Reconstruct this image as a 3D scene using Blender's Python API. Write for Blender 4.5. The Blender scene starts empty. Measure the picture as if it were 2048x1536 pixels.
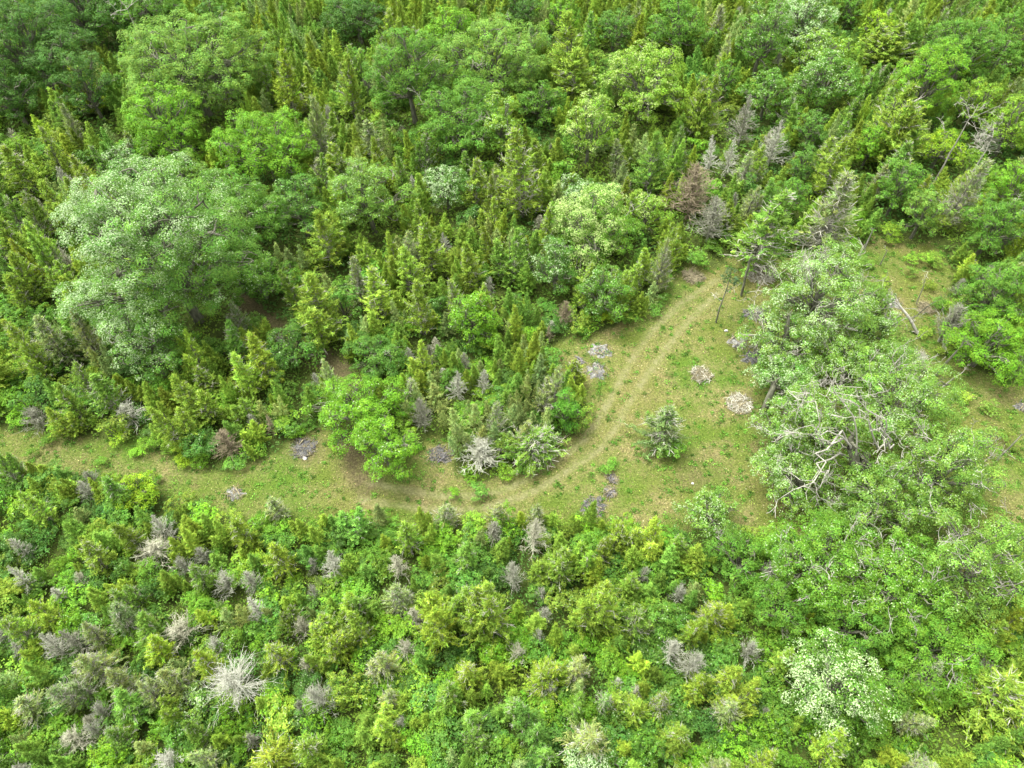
import bpy, math
import numpy as np
from mathutils import Matrix, Vector

# ------------------------------------------------------------------ camera, sky, sun, exposure
SC = bpy.context.scene
COL = SC.collection
FPX = 1420.0                       # focal length in photograph pixels (2048 wide)
CAM_Z = 50.0
PITCH = math.radians(51.0)         # below the horizon
cam_d = bpy.data.cameras.new('camera')
cam = bpy.data.objects.new('camera', cam_d)
COL.objects.link(cam)
cam.location = (0, 0, CAM_Z)
cam.rotation_euler = (math.radians(90) - PITCH, 0, 0)
cam_d.sensor_width = 36.0
cam_d.lens = 36.0 * FPX / 2048.0
cam_d.clip_start = 0.5
cam_d.clip_end = 6000
SC.camera = cam

SUN_EL, SUN_AZ = math.radians(68), math.radians(300)    # azimuth clockwise from +Y
world = bpy.data.worlds.new('World')
SC.world = world
world.use_nodes = True
wn = world.node_tree
wn.nodes.clear()
sky = wn.nodes.new('ShaderNodeTexSky')
sky.sky_type = 'NISHITA'
sky.sun_disc = False
sky.sun_elevation = SUN_EL
sky.sun_rotation = SUN_AZ
sky.air_density = 1.0
sky.dust_density = 4.0
hs = wn.nodes.new('ShaderNodeHueSaturation')
hs.inputs['Saturation'].default_value = 0.04            # thin cloud: nearly white sky
bg = wn.nodes.new('ShaderNodeBackground')
bg.inputs['Strength'].default_value = 0.15
wo = wn.nodes.new('ShaderNodeOutputWorld')
wn.links.new(sky.outputs[0], hs.inputs['Color'])
wn.links.new(hs.outputs[0], bg.inputs['Color'])
wn.links.new(bg.outputs[0], wo.inputs['Surface'])

sun_d = bpy.data.lights.new('sun', 'SUN')
sun_d.energy = 1.5
sun_d.angle = math.radians(32)
sun_d.color = (1.0, 0.985, 0.925)
sun = bpy.data.objects.new('sun', sun_d)
COL.objects.link(sun)
sdir = Vector((math.sin(SUN_AZ) * math.cos(SUN_EL), math.cos(SUN_AZ) * math.cos(SUN_EL), math.sin(SUN_EL)))
sun.rotation_euler = sdir.to_track_quat('Z', 'Y').to_euler()
sun.location = (0, 0, 80)

SC.view_settings.view_transform = 'Standard'
SC.view_settings.look = 'None'
SC.view_settings.exposure = 2.33
SC.view_settings.gamma = 1.0
SC.view_settings.use_curve_mapping = False

# ------------------------------------------------------------------ projection helpers
CP, SP = math.cos(PITCH), math.sin(PITCH)


def at(px, py, z=0.0):
    """World x, y of the point at height z that the photograph shows at pixel px, py."""
    u = (px - 1024.0) / FPX
    v = -(py - 768.0) / FPX
    dx, dy, dz = u, CP + v * SP, -SP + v * CP
    t = (z - CAM_Z) / dz
    return dx * t, dy * t


def proj(x, y, z):
    d = y * CP - (z - CAM_Z) * SP
    up = y * SP + (z - CAM_Z) * CP
    return 1024 + FPX * x / d, 768 - FPX * up / d, d


def in_poly(px, py, poly):
    px, py = np.atleast_1d(px).astype(float), np.atleast_1d(py).astype(float)
    res = np.zeros(px.shape, bool)
    n = len(poly)
    for i in range(n):
        x1, y1 = poly[i]
        x2, y2 = poly[(i + 1) % n]
        if y1 == y2:
            continue
        c = ((y1 > py) != (y2 > py)) & (px < (x2 - x1) * (py - y1) / (y2 - y1) + x1)
        res ^= c
    return res


def seg_dist(P, pts):
    """Distance of each point of P (n,2) to the polyline pts."""
    best = np.full(len(P), 1e9)
    for a, b in zip(pts[:-1], pts[1:]):
        a, b = np.array(a, float), np.array(b, float)
        ab = b - a
        t = np.clip(((P - a) @ ab) / max(ab @ ab, 1e-9), 0, 1)
        best = np.minimum(best, np.linalg.norm(P - (a + t[:, None] * ab), axis=1))
    return best


# ------------------------------------------------------------------ materials
def node_mat(name):
    m = bpy.data.materials.new(name)
    m.use_nodes = True
    nt = m.node_tree
    nt.nodes.clear()
    out = nt.nodes.new('ShaderNodeOutputMaterial')
    return m, nt, out


def attr(nt, name):
    a = nt.nodes.new('ShaderNodeAttribute')
    a.attribute_name = name
    return a


def leaf_material(name, pale, trans=0.42, rough=0.6, spec=0.16, per_instance=False):
    """Leaf colour = object's own colour x per-leaf variation; attribute alpha turns a leaf to its pale underside or bloom."""
    m, nt, out = node_mat(name)
    L = nt.links.new
    a = attr(nt, 'col')
    oi = nt.nodes.new('ShaderNodeObjectInfo')
    mul = nt.nodes.new('ShaderNodeMix'); mul.data_type = 'RGBA'; mul.blend_type = 'MULTIPLY'
    mul.inputs[0].default_value = 1.0
    L(a.outputs['Color'], mul.inputs[6])
    if per_instance:
        ti = attr(nt, 'tint'); ti.attribute_type = 'INSTANCER'
        L(ti.outputs['Color'], mul.inputs[7])
    else:
        L(oi.outputs['Color'], mul.inputs[7])
    mx = nt.nodes.new('ShaderNodeMix'); mx.data_type = 'RGBA'
    L(a.outputs['Alpha'], mx.inputs[0]); L(mul.outputs[2], mx.inputs[6])
    mx.inputs[7].default_value = (*pale, 1)
    p = nt.nodes.new('ShaderNodeBsdfPrincipled')
    p.inputs['Roughness'].default_value = rough
    p.inputs['Specular IOR Level'].default_value = spec
    t = nt.nodes.new('ShaderNodeBsdfTranslucent')
    ms = nt.nodes.new('ShaderNodeMixShader')
    ms.inputs[0].default_value = trans
    L(mx.outputs[2], p.inputs['Base Color']); L(mx.outputs[2], t.inputs['Color'])
    L(p.outputs[0], ms.inputs[1]); L(t.outputs[0], ms.inputs[2])
    L(ms.outputs[0], out.inputs['Surface'])
    return m


def wood_material(name, c1, c2, scale=3.0, use_obj=False):
    m, nt, out = node_mat(name)
    L = nt.links.new
    tc = nt.nodes.new('ShaderNodeTexCoord')
    mp = nt.nodes.new('ShaderNodeMapping'); mp.inputs['Scale'].default_value = (1, 1, 0.3)
    n = nt.nodes.new('ShaderNodeTexNoise')
    n.inputs['Scale'].default_value = scale; n.inputs['Detail'].default_value = 6
    r = nt.nodes.new('ShaderNodeValToRGB')
    r.color_ramp.elements[0].color = (*c1, 1); r.color_ramp.elements[0].position = 0.35
    r.color_ramp.elements[1].color = (*c2, 1); r.color_ramp.elements[1].position = 0.65
    p = nt.nodes.new('ShaderNodeBsdfPrincipled'); p.inputs['Roughness'].default_value = 0.9
    p.inputs['Specular IOR Level'].default_value = 0.15
    b = nt.nodes.new('ShaderNodeBump'); b.inputs['Strength'].default_value = 0.5; b.inputs['Distance'].default_value = 0.03
    L(tc.outputs['Object'], mp.inputs[0]); L(mp.outputs[0], n.inputs['Vector'])
    L(n.outputs['Fac'], r.inputs[0]); L(n.outputs['Fac'], b.inputs['Height'])
    if use_obj:
        oi = nt.nodes.new('ShaderNodeObjectInfo')
        mul = nt.nodes.new('ShaderNodeMix'); mul.data_type = 'RGBA'; mul.blend_type = 'MULTIPLY'
        mul.inputs[0].default_value = 1.0
        L(r.outputs[0], mul.inputs[6]); L(oi.outputs['Color'], mul.inputs[7])
        L(mul.outputs[2], p.inputs['Base Color'])
    else:
        L(r.outputs[0], p.inputs['Base Color'])
    L(b.outputs[0], p.inputs['Normal'])
    L(p.outputs[0], out.inputs['Surface'])
    return m


M_LEAF = leaf_material('broad_leaf', (0.38, 0.47, 0.27))
M_BLOOM = leaf_material('blossom_leaf', (0.40, 0.48, 0.18))
M_HAW = leaf_material('hawthorn_blossom', (0.45, 0.54, 0.30))
M_CEDAR = leaf_material('cedar_scale_leaf', (0.36, 0.33, 0.26), trans=0.42, rough=0.75, spec=0.12)
M_CEDAR_MASS = leaf_material('cedar_scale_leaf_mass', (0.36, 0.33, 0.26), trans=0.42, rough=0.75, spec=0.12, per_instance=True)
M_LEAF_MASS = leaf_material('broad_leaf_mass', (0.33, 0.43, 0.22), per_instance=True)
M_GRASS = leaf_material('grass_blade', (0.30, 0.24, 0.12), trans=0.2, rough=0.6, spec=0.2)
M_BARK = wood_material('oak_bark', (0.055, 0.056, 0.036), (0.14, 0.142, 0.098), 4)
M_BARE = wood_material('weathered_bare_wood', (0.15, 0.145, 0.115), (0.29, 0.28, 0.23), 3)
M_TWIG = wood_material('grey_cedar_twig', (0.22, 0.21, 0.16), (0.42, 0.41, 0.33), 1.5)
M_DEAD = wood_material('dead_wood', (0.72, 0.70, 0.66), (1.0, 1.0, 1.0), 2.0, True)
M_CHAR = wood_material('charred_wood', (0.03, 0.03, 0.03), (0.16, 0.15, 0.15), 8)
M_STRAW = wood_material('peeled_stick', (0.105, 0.092, 0.052), (0.20, 0.175, 0.105), 4)
M_STONE = wood_material('pale_stone', (0.22, 0.21, 0.19), (0.42, 0.41, 0.38), 5)


# ------------------------------------------------------------------ mesh helpers
def make_mesh(name, V, F, mat, col=None):
    """V (n,3); F an (m,3) or (m,4) array, or a list of both kinds."""
    me = bpy.data.meshes.new(name)
    Fs = F if isinstance(F, list) else [F]
    Fs = [np.asarray(f, np.int32) for f in Fs if len(f)]
    V = np.asarray(V, np.float32)
    me.vertices.add(len(V))
    me.vertices.foreach_set('co', V.ravel())
    loops = np.concatenate([f.ravel() for f in Fs])
    tot = np.concatenate([np.full(len(f), f.shape[1], np.int32) for f in Fs])
    start = np.concatenate([[0], np.cumsum(tot)[:-1]]).astype(np.int32)
    me.loops.add(len(loops))
    me.loops.foreach_set('vertex_index', loops)
    me.polygons.add(len(tot))
    me.polygons.foreach_set('loop_start', start)
    me.polygons.foreach_set('loop_total', tot)
    me.update(calc_edges=True)
    if col is not None:
        ca = me.color_attributes.new('col', 'FLOAT_COLOR', 'POINT')
        ca.data.foreach_set('color', np.asarray(col, np.float32).ravel())
    me.materials.append(mat)
    return me


def link(name, data, parent=None, loc=None, color=None):
    o = bpy.data.objects.new(name, data)
    COL.objects.link(o)
    if parent is not None:
        o.parent = parent
    if loc is not None:
        o.location = loc
    if color is not None:
        o.color = (*color, 1)
    return o


def tag(o, label=None, cat=None, group=None, kind=None):
    for k, v in (('label', label), ('category', cat), ('group', group), ('kind', kind)):
        if v:
            o[k] = v
    return o


def unit(a):
    return a / np.maximum(np.linalg.norm(a, axis=-1, keepdims=True), 1e-9)


def sticks(A, B, ra, rb, sides=3):
    """Tapered prisms from A to B (n,3)."""
    A, B = np.asarray(A, float), np.asarray(B, float)
    n = len(A)
    d = unit(B - A)
    ref = np.where(np.abs(d[:, 2:3]) > 0.9, np.array([[1., 0, 0]]), np.array([[0, 0, 1.]]))
    u = unit(np.cross(d, ref))
    w = np.cross(d, u)
    ang = np.arange(sides) * 2 * math.pi / sides
    ring = np.cos(ang)[None, :, None] * u[:, None, :] + np.sin(ang)[None, :, None] * w[:, None, :]
    ra = np.broadcast_to(np.asarray(ra, float), (n,))
    rb = np.broadcast_to(np.asarray(rb, float), (n,))
    VA = A[:, None, :] + ring * ra[:, None, None]
    VB = B[:, None, :] + ring * rb[:, None, None]
    V = np.concatenate([VA, VB], axis=1).reshape(-1, 3)
    base = (np.arange(n) * 2 * sides)[:, None]
    Fq = []
    for i in range(sides):
        j = (i + 1) % sides
        Fq.append(np.concatenate([base + i, base + j, base + sides + j, base + sides + i], axis=1))
    return V, np.concatenate(Fq)


def join(parts):
    Vs, Fs, off = [], [], 0
    for V, F in parts:
        Vs.append(V); Fs.append(np.asarray(F) + off); off += len(V)
    return np.concatenate(Vs), Fs


def tube(pts, rad, sides=8):
    """A connected tube along pts with a radius per point, capped at the end."""
    pts = np.asarray(pts, float)
    k = len(pts)
    d = unit(np.gradient(pts, axis=0))
    ref = np.array([0.31, 0.87, 0.38])
    V = []
    for i in range(k):
        u = unit(np.cross(d[i], ref)); w = np.cross(d[i], u)
        a = np.arange(sides) * 2 * math.pi / sides
        V.append(pts[i] + rad[i] * (np.cos(a)[:, None] * u + np.sin(a)[:, None] * w))
    V = np.concatenate(V)
    F = []
    for i in range(k - 1):
        for s in range(sides):
            t = (s + 1) % sides
            F.append((i * sides + s, i * sides + t, (i + 1) * sides + t, (i + 1) * sides + s))
    return V, np.array(F)


def leaf_faces(P, Nrm, size, rng, elong=1.0, axis=None, quad=False, wide=.36):
    """Small leaf faces at P, facing Nrm, random spin (or pointing along axis)."""
    n = len(P)
    if axis is None:
        axis = rng.normal(size=(n, 3))
    u = unit(axis - (axis * Nrm).sum(1, keepdims=True) * Nrm + 1e-6)
    w = np.cross(Nrm, u)
    s = np.broadcast_to(np.asarray(size, float), (n,))[:, None]
    if quad:
        bend = Nrm * s * 0.18
        V = np.stack([P - u * s * .5 * elong, P + w * s * .34 + bend, P + u * s * .55 * elong, P - w * s * .34 + bend], 1)
        F = np.arange(n * 4).reshape(n, 4)
    else:
        V = np.stack([P - u * s * .45 * elong + w * s * wide, P - u * s * .45 * elong - w * s * wide, P + u * s * .62 * elong], 1)
        F = np.arange(n * 3).reshape(n, 3)
    return V.reshape(-1, 3), F


def var_cols(n, k, rng, sv=0.16, hue=0.10):
    """Per-leaf multipliers: value and a green-to-yellow drift."""
    v = np.exp(rng.normal(0, sv, n))
    h = rng.normal(0, hue, n)
    c = np.stack([v * (1 + h), v, v * (1 - h * .5), np.zeros(n)], 1)
    return np.repeat(c, k, axis=0)


# ------------------------------------------------------------------ broadleaf trees
def lobes_of(r, hz, rng, n=None):
    """A core and many smaller boughs on its hull that make up an uneven crown centred on the origin."""
    L = [(np.array([0, 0, -hz * .1]), r * .54, hz * .60)]
    n = n or int(np.clip(7 + r * 2.6, 9, 30))
    a0 = rng.uniform(0, 6.28)
    wob = [rng.uniform(.05, .17) for _ in range(3)]; ph = rng.uniform(0, 6.28, 3)
    for i in range(n):
        t = (i + .5) / n
        zz = 1 - 1.6 * t + rng.normal(0, .05)                 # top to a little below the middle
        a = a0 + i * 2.399 + rng.normal(0, .2)
        q = math.sqrt(max(1 - zz * zz, .02))
        e = 1 + sum(w * math.cos(k * a + p) for k, w, p in zip((2, 3, 5), wob, ph))
        lr = r * rng.uniform(.17, .36) * (1.25 if n < 12 else 1)
        c = np.array([math.cos(a) * q * (r * e - lr * .8), math.sin(a) * q * (r * e - lr * .8), zz * (hz - lr * .45)])
        L.append((c, lr, min(lr * rng.uniform(.6, .85), hz * .55)))
    return L


def broad_crown(r, hz, rng, leaf=0.2, rc=None, dens=1.0, pale=0.0, pale_dir=None, lobes=None, low=-0.35, sparse=0.0, quad=False):
    """Foliage of a broadleaf crown: hundreds of small domes of leaves on the lobes' outer skin."""
    lobes = lobes or lobes_of(r, hz, rng)
    rc = rc or float(np.clip(0.26 + 0.055 * r, .34, .72))
    C, D = [], []
    for c, lr, lz in lobes:
        area = 4 * math.pi * ((lr * lr + 2 * lr * lz) / 3)
        m = int(area / (rc * rc * 2.2)) + 5
        d = unit(rng.normal(size=(m, 3)))
        d = d[d[:, 2] > low]
        ext = np.array([lr, lr, lz])
        k = rng.uniform(.78, 1.10, (len(d), 1))
        p = c + d * ext * k
        keep = np.ones(len(p), bool)
        for c2, r2, z2 in lobes:
            if c2 is c:
                continue
            q = np.linalg.norm((p - c2) / np.array([r2, r2, z2]), axis=1)
            keep &= q > .86
        C.append(p[keep]); D.append(unit(d[keep] / ext))
        inner = d[::9] * ext * .5 + c                         # a few leaves on the inner boughs
        C.append(inner); D.append(d[::9])
    C, D = np.concatenate(C), np.concatenate(D)
    if sparse > 0:
        k = rng.uniform(size=len(C)) > sparse
        C, D = C[k], D[k]
    nc = len(C)
    rad = rc * rng.uniform(.65, 1.35, nc)
    ml = np.maximum((dens * 3.2 * rad * rad / (leaf * leaf)).astype(int), 6)
    idx = np.repeat(np.arange(nc), ml)
    n = len(idx)
    d = unit(rng.normal(size=(n, 3)) + D[idx] * 1.1 + np.array([0, 0, .55]))
    rr = rad[idx] * rng.uniform(.35, 1.08, n) ** .45
    P = C[idx] + d * rr[:, None] * np.array([1.1, 1.1, .72])
    N = unit(d + np.array([0, 0, .4]) + rng.normal(0, .27, (n, 3)))
    V, F = leaf_faces(P, N, leaf * rng.uniform(.7, 1.35, n), rng, quad=quad)
    k = 4 if quad else 3
    col = var_cols(n, k, rng)
    ct = np.exp(rng.normal(0, .17, nc)); ch = rng.normal(0, .06, nc)
    col[:, :3] *= np.repeat(ct[idx], k)[:, None]
    col[:, 0] *= 1 + np.repeat(ch[idx], k)
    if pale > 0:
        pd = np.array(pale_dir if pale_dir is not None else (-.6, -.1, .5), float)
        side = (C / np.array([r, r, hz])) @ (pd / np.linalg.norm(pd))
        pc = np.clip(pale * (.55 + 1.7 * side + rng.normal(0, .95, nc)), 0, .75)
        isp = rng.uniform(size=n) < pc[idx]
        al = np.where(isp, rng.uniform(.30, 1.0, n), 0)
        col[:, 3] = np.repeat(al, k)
    return V, F, col, lobes, C


def crooked(a, b, n, wob, rng):
    t = np.linspace(0, 1, n)[:, None]
    p = np.array(a) * (1 - t) + np.array(b) * t
    L = np.linalg.norm(np.array(b) - np.array(a))
    w = np.cumsum(rng.normal(0, wob * L / n ** .5, (n, 3)), axis=0)
    w -= t * w[-1]
    p[1:-1] += w[1:-1]
    p[1:-1, 2] += (np.sin(t * math.pi) * L * .08)[1:-1, 0]
    return p


def branching(start, direction, length, rad, rng, depth=3, wob=.35, up=.15, min_r=.02, taper=.5, kids=(2, 4)):
    """Crooked recursive limb: list of (points, radii)."""
    out = []

    def grow(p, d, L, r, lev):
        k = max(4, int(L / .55))
        pts = [np.array(p, float)]
        dd = np.array(d, float)
        for _ in range(k):
            dd = unit(dd + rng.normal(0, wob, 3) * .6 + np.array([0, 0, up * .3]))
            pts.append(pts[-1] + dd * L / k)
        rr = np.linspace(r, max(r * taper * (.4 if lev == 0 else 1), min_r), k + 1)
        out.append((np.array(pts), rr, lev))
        if lev <= 0:
            return
        nk = rng.integers(kids[0], kids[1] + 1)
        for i in range(nk):
            j = rng.integers(max(1, k // 4), k + 1)
            nd = unit(dd * .5 + unit(pts[j] - pts[j - 1]) * .6 + rng.normal(0, .75, 3))
            grow(pts[j], nd, L * rng.uniform(.4, .7), max(rr[min(j, k)] * .65, min_r), lev - 1)
    grow(start, direction, length, rad, depth)
    return out


def tube_set(branches, min_sides=3):
    parts = []
    for pts, rr, *_ in branches:
        parts.append(tube(pts, rr, 7 if rr[0] > .12 else (5 if rr[0] > .06 else 3)))
    return join(parts)


def flat(F):
    return F if isinstance(F, list) else [F]


PAL = {
    'G': (0.082, 0.185, 0.018), 'L': (0.112, 0.245, 0.014), 'Y': (0.175, 0.29, 0.014), 'B': (0.076, 0.172, 0.022),
    'D': (0.052, 0.125, 0.016), 'S': (0.095, 0.205, 0.026), 'P': (0.122, 0.228, 0.030), 'V': (0.100, 0.215, 0.018), 'O': (0.145, 0.228, 0.024), 'K': (0.142, 0.258, 0.020),
}
LM = []          # landmarks: (short phrase, px, py)
VIEW = []        # where each feature shows in the photograph: px, py, half width, half height, distance
BIG = []         # feature crowns: (x, y, radius, height)


def solve(px, py, w, h):
    """World centre and half-sizes of a crown seen at px, py with that width and height in the photograph."""
    zc = 3.0
    for _ in range(6):
        x, y = at(px, py, zc)
        _, _, d = proj(x, y, zc)
        s = FPX / d
        r = w / 2 / s
        el = math.atan2(CAM_Z - zc, math.hypot(x, y))
        t = (h / 2 / s) ** 2 - (r * math.sin(el)) ** 2
        hz = math.sqrt(max(t, 0)) / math.cos(el)
        hz = min(max(hz, .62 * r), 1.9 * r)
        zc = hz * 1.05 + (0.3 if r < 2.5 else .14 * r)
    return x, y, zc, r, hz, d


def broad_tree(px, py, w, h, pal, label, lm=None, pale=0.0, bloom=False, name='broadleaf_tree', cat='tree', bare=0, sparse=0.0,
               group=None, pale_dir=None, bare_dir=None, dens=1.0, seed=None):
    rng = np.random.default_rng(seed if seed is not None else int(px * 7 + py * 13))
    x, y, zc, r, hz, d = solve(px, py, w, h)
    t = link(name, None, loc=(x, y, 0))
    tag(t, label, cat, group)
    base = PAL[pal] if isinstance(pal, str) else pal
    leaf = float(np.clip(d * .00185, .105, .20))
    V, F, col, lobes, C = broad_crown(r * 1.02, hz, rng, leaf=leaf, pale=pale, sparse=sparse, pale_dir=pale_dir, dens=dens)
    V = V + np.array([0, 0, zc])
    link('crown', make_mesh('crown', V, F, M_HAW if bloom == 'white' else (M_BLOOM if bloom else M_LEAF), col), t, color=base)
    # trunk and the limbs that carry the lobes
    tr = float(np.clip(.05 + r * .052, .07, .5))
    lean = rng.normal(0, .04 * r, 2)
    fork = max(zc - hz * .55, .8)
    pts = crooked((0, 0, -.15), (lean[0], lean[1], fork), 6, .03, rng)
    link('trunk', make_mesh('trunk', *tube(pts, np.linspace(tr * 1.25, tr * .8, 6), 9), M_BARK), t)
    br = []
    top = np.array([lean[0], lean[1], fork])
    for c, lr, lz in lobes:
        end = c + np.array([0, 0, zc]) + unit(c + np.array([0, 0, .01])) * lr * .4
        p = crooked(top - np.array([0, 0, .1]), end, 7, .12, rng)
        br.append((p, np.linspace(tr * .6, tr * .12, 7)))
        near = C[np.linalg.norm((C - c) / lr, axis=1) < 1.25]
        if len(near):
            pick = near[rng.integers(0, len(near), min(9, len(near)))] + np.array([0, 0, zc])
            for q in pick:
                j = rng.integers(2, 7)
                br.append((crooked(p[j], q * .97 + p[j] * .03, 5, .12, rng), np.linspace(tr * .2, .02, 5)))
    link('limb', make_mesh('limb', *tube_set(br), M_BARK), t)
    # bare weathered branches that stand out of the foliage, each its own part
    for i in range(bare):
        a = rng.uniform(0, 2 * math.pi) if bare_dir is None else bare_dir + rng.normal(0, .9)
        e = rng.uniform(.25, 1.1)
        dv = np.array([math.cos(a) * math.cos(e), math.sin(a) * math.cos(e), math.sin(e)])
        q = np.array([r, r, hz]) * dv * rng.uniform(.62, .86) + np.array([0, 0, zc])
        bl = rng.uniform(.30, .55) * min(r, 5)
        bb = branching(q, unit(dv + rng.normal(0, .5, 3) + np.array([0, 0, .15])), bl, rng.uniform(.026, .042), rng, depth=2, wob=.45, up=.1, min_r=.016, kids=(2, 4))
        link('bare_branch', make_mesh('bare_branch', *tube_set(bb), M_BARE), t)
    BIG.append((x, y, r, zc + hz))
    VIEW.append((px, py + h * .06, w / 2, h / 2, y))
    if lm:
        LM.append((lm, px, py))
    return t, (x, y, zc, r, hz)


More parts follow.
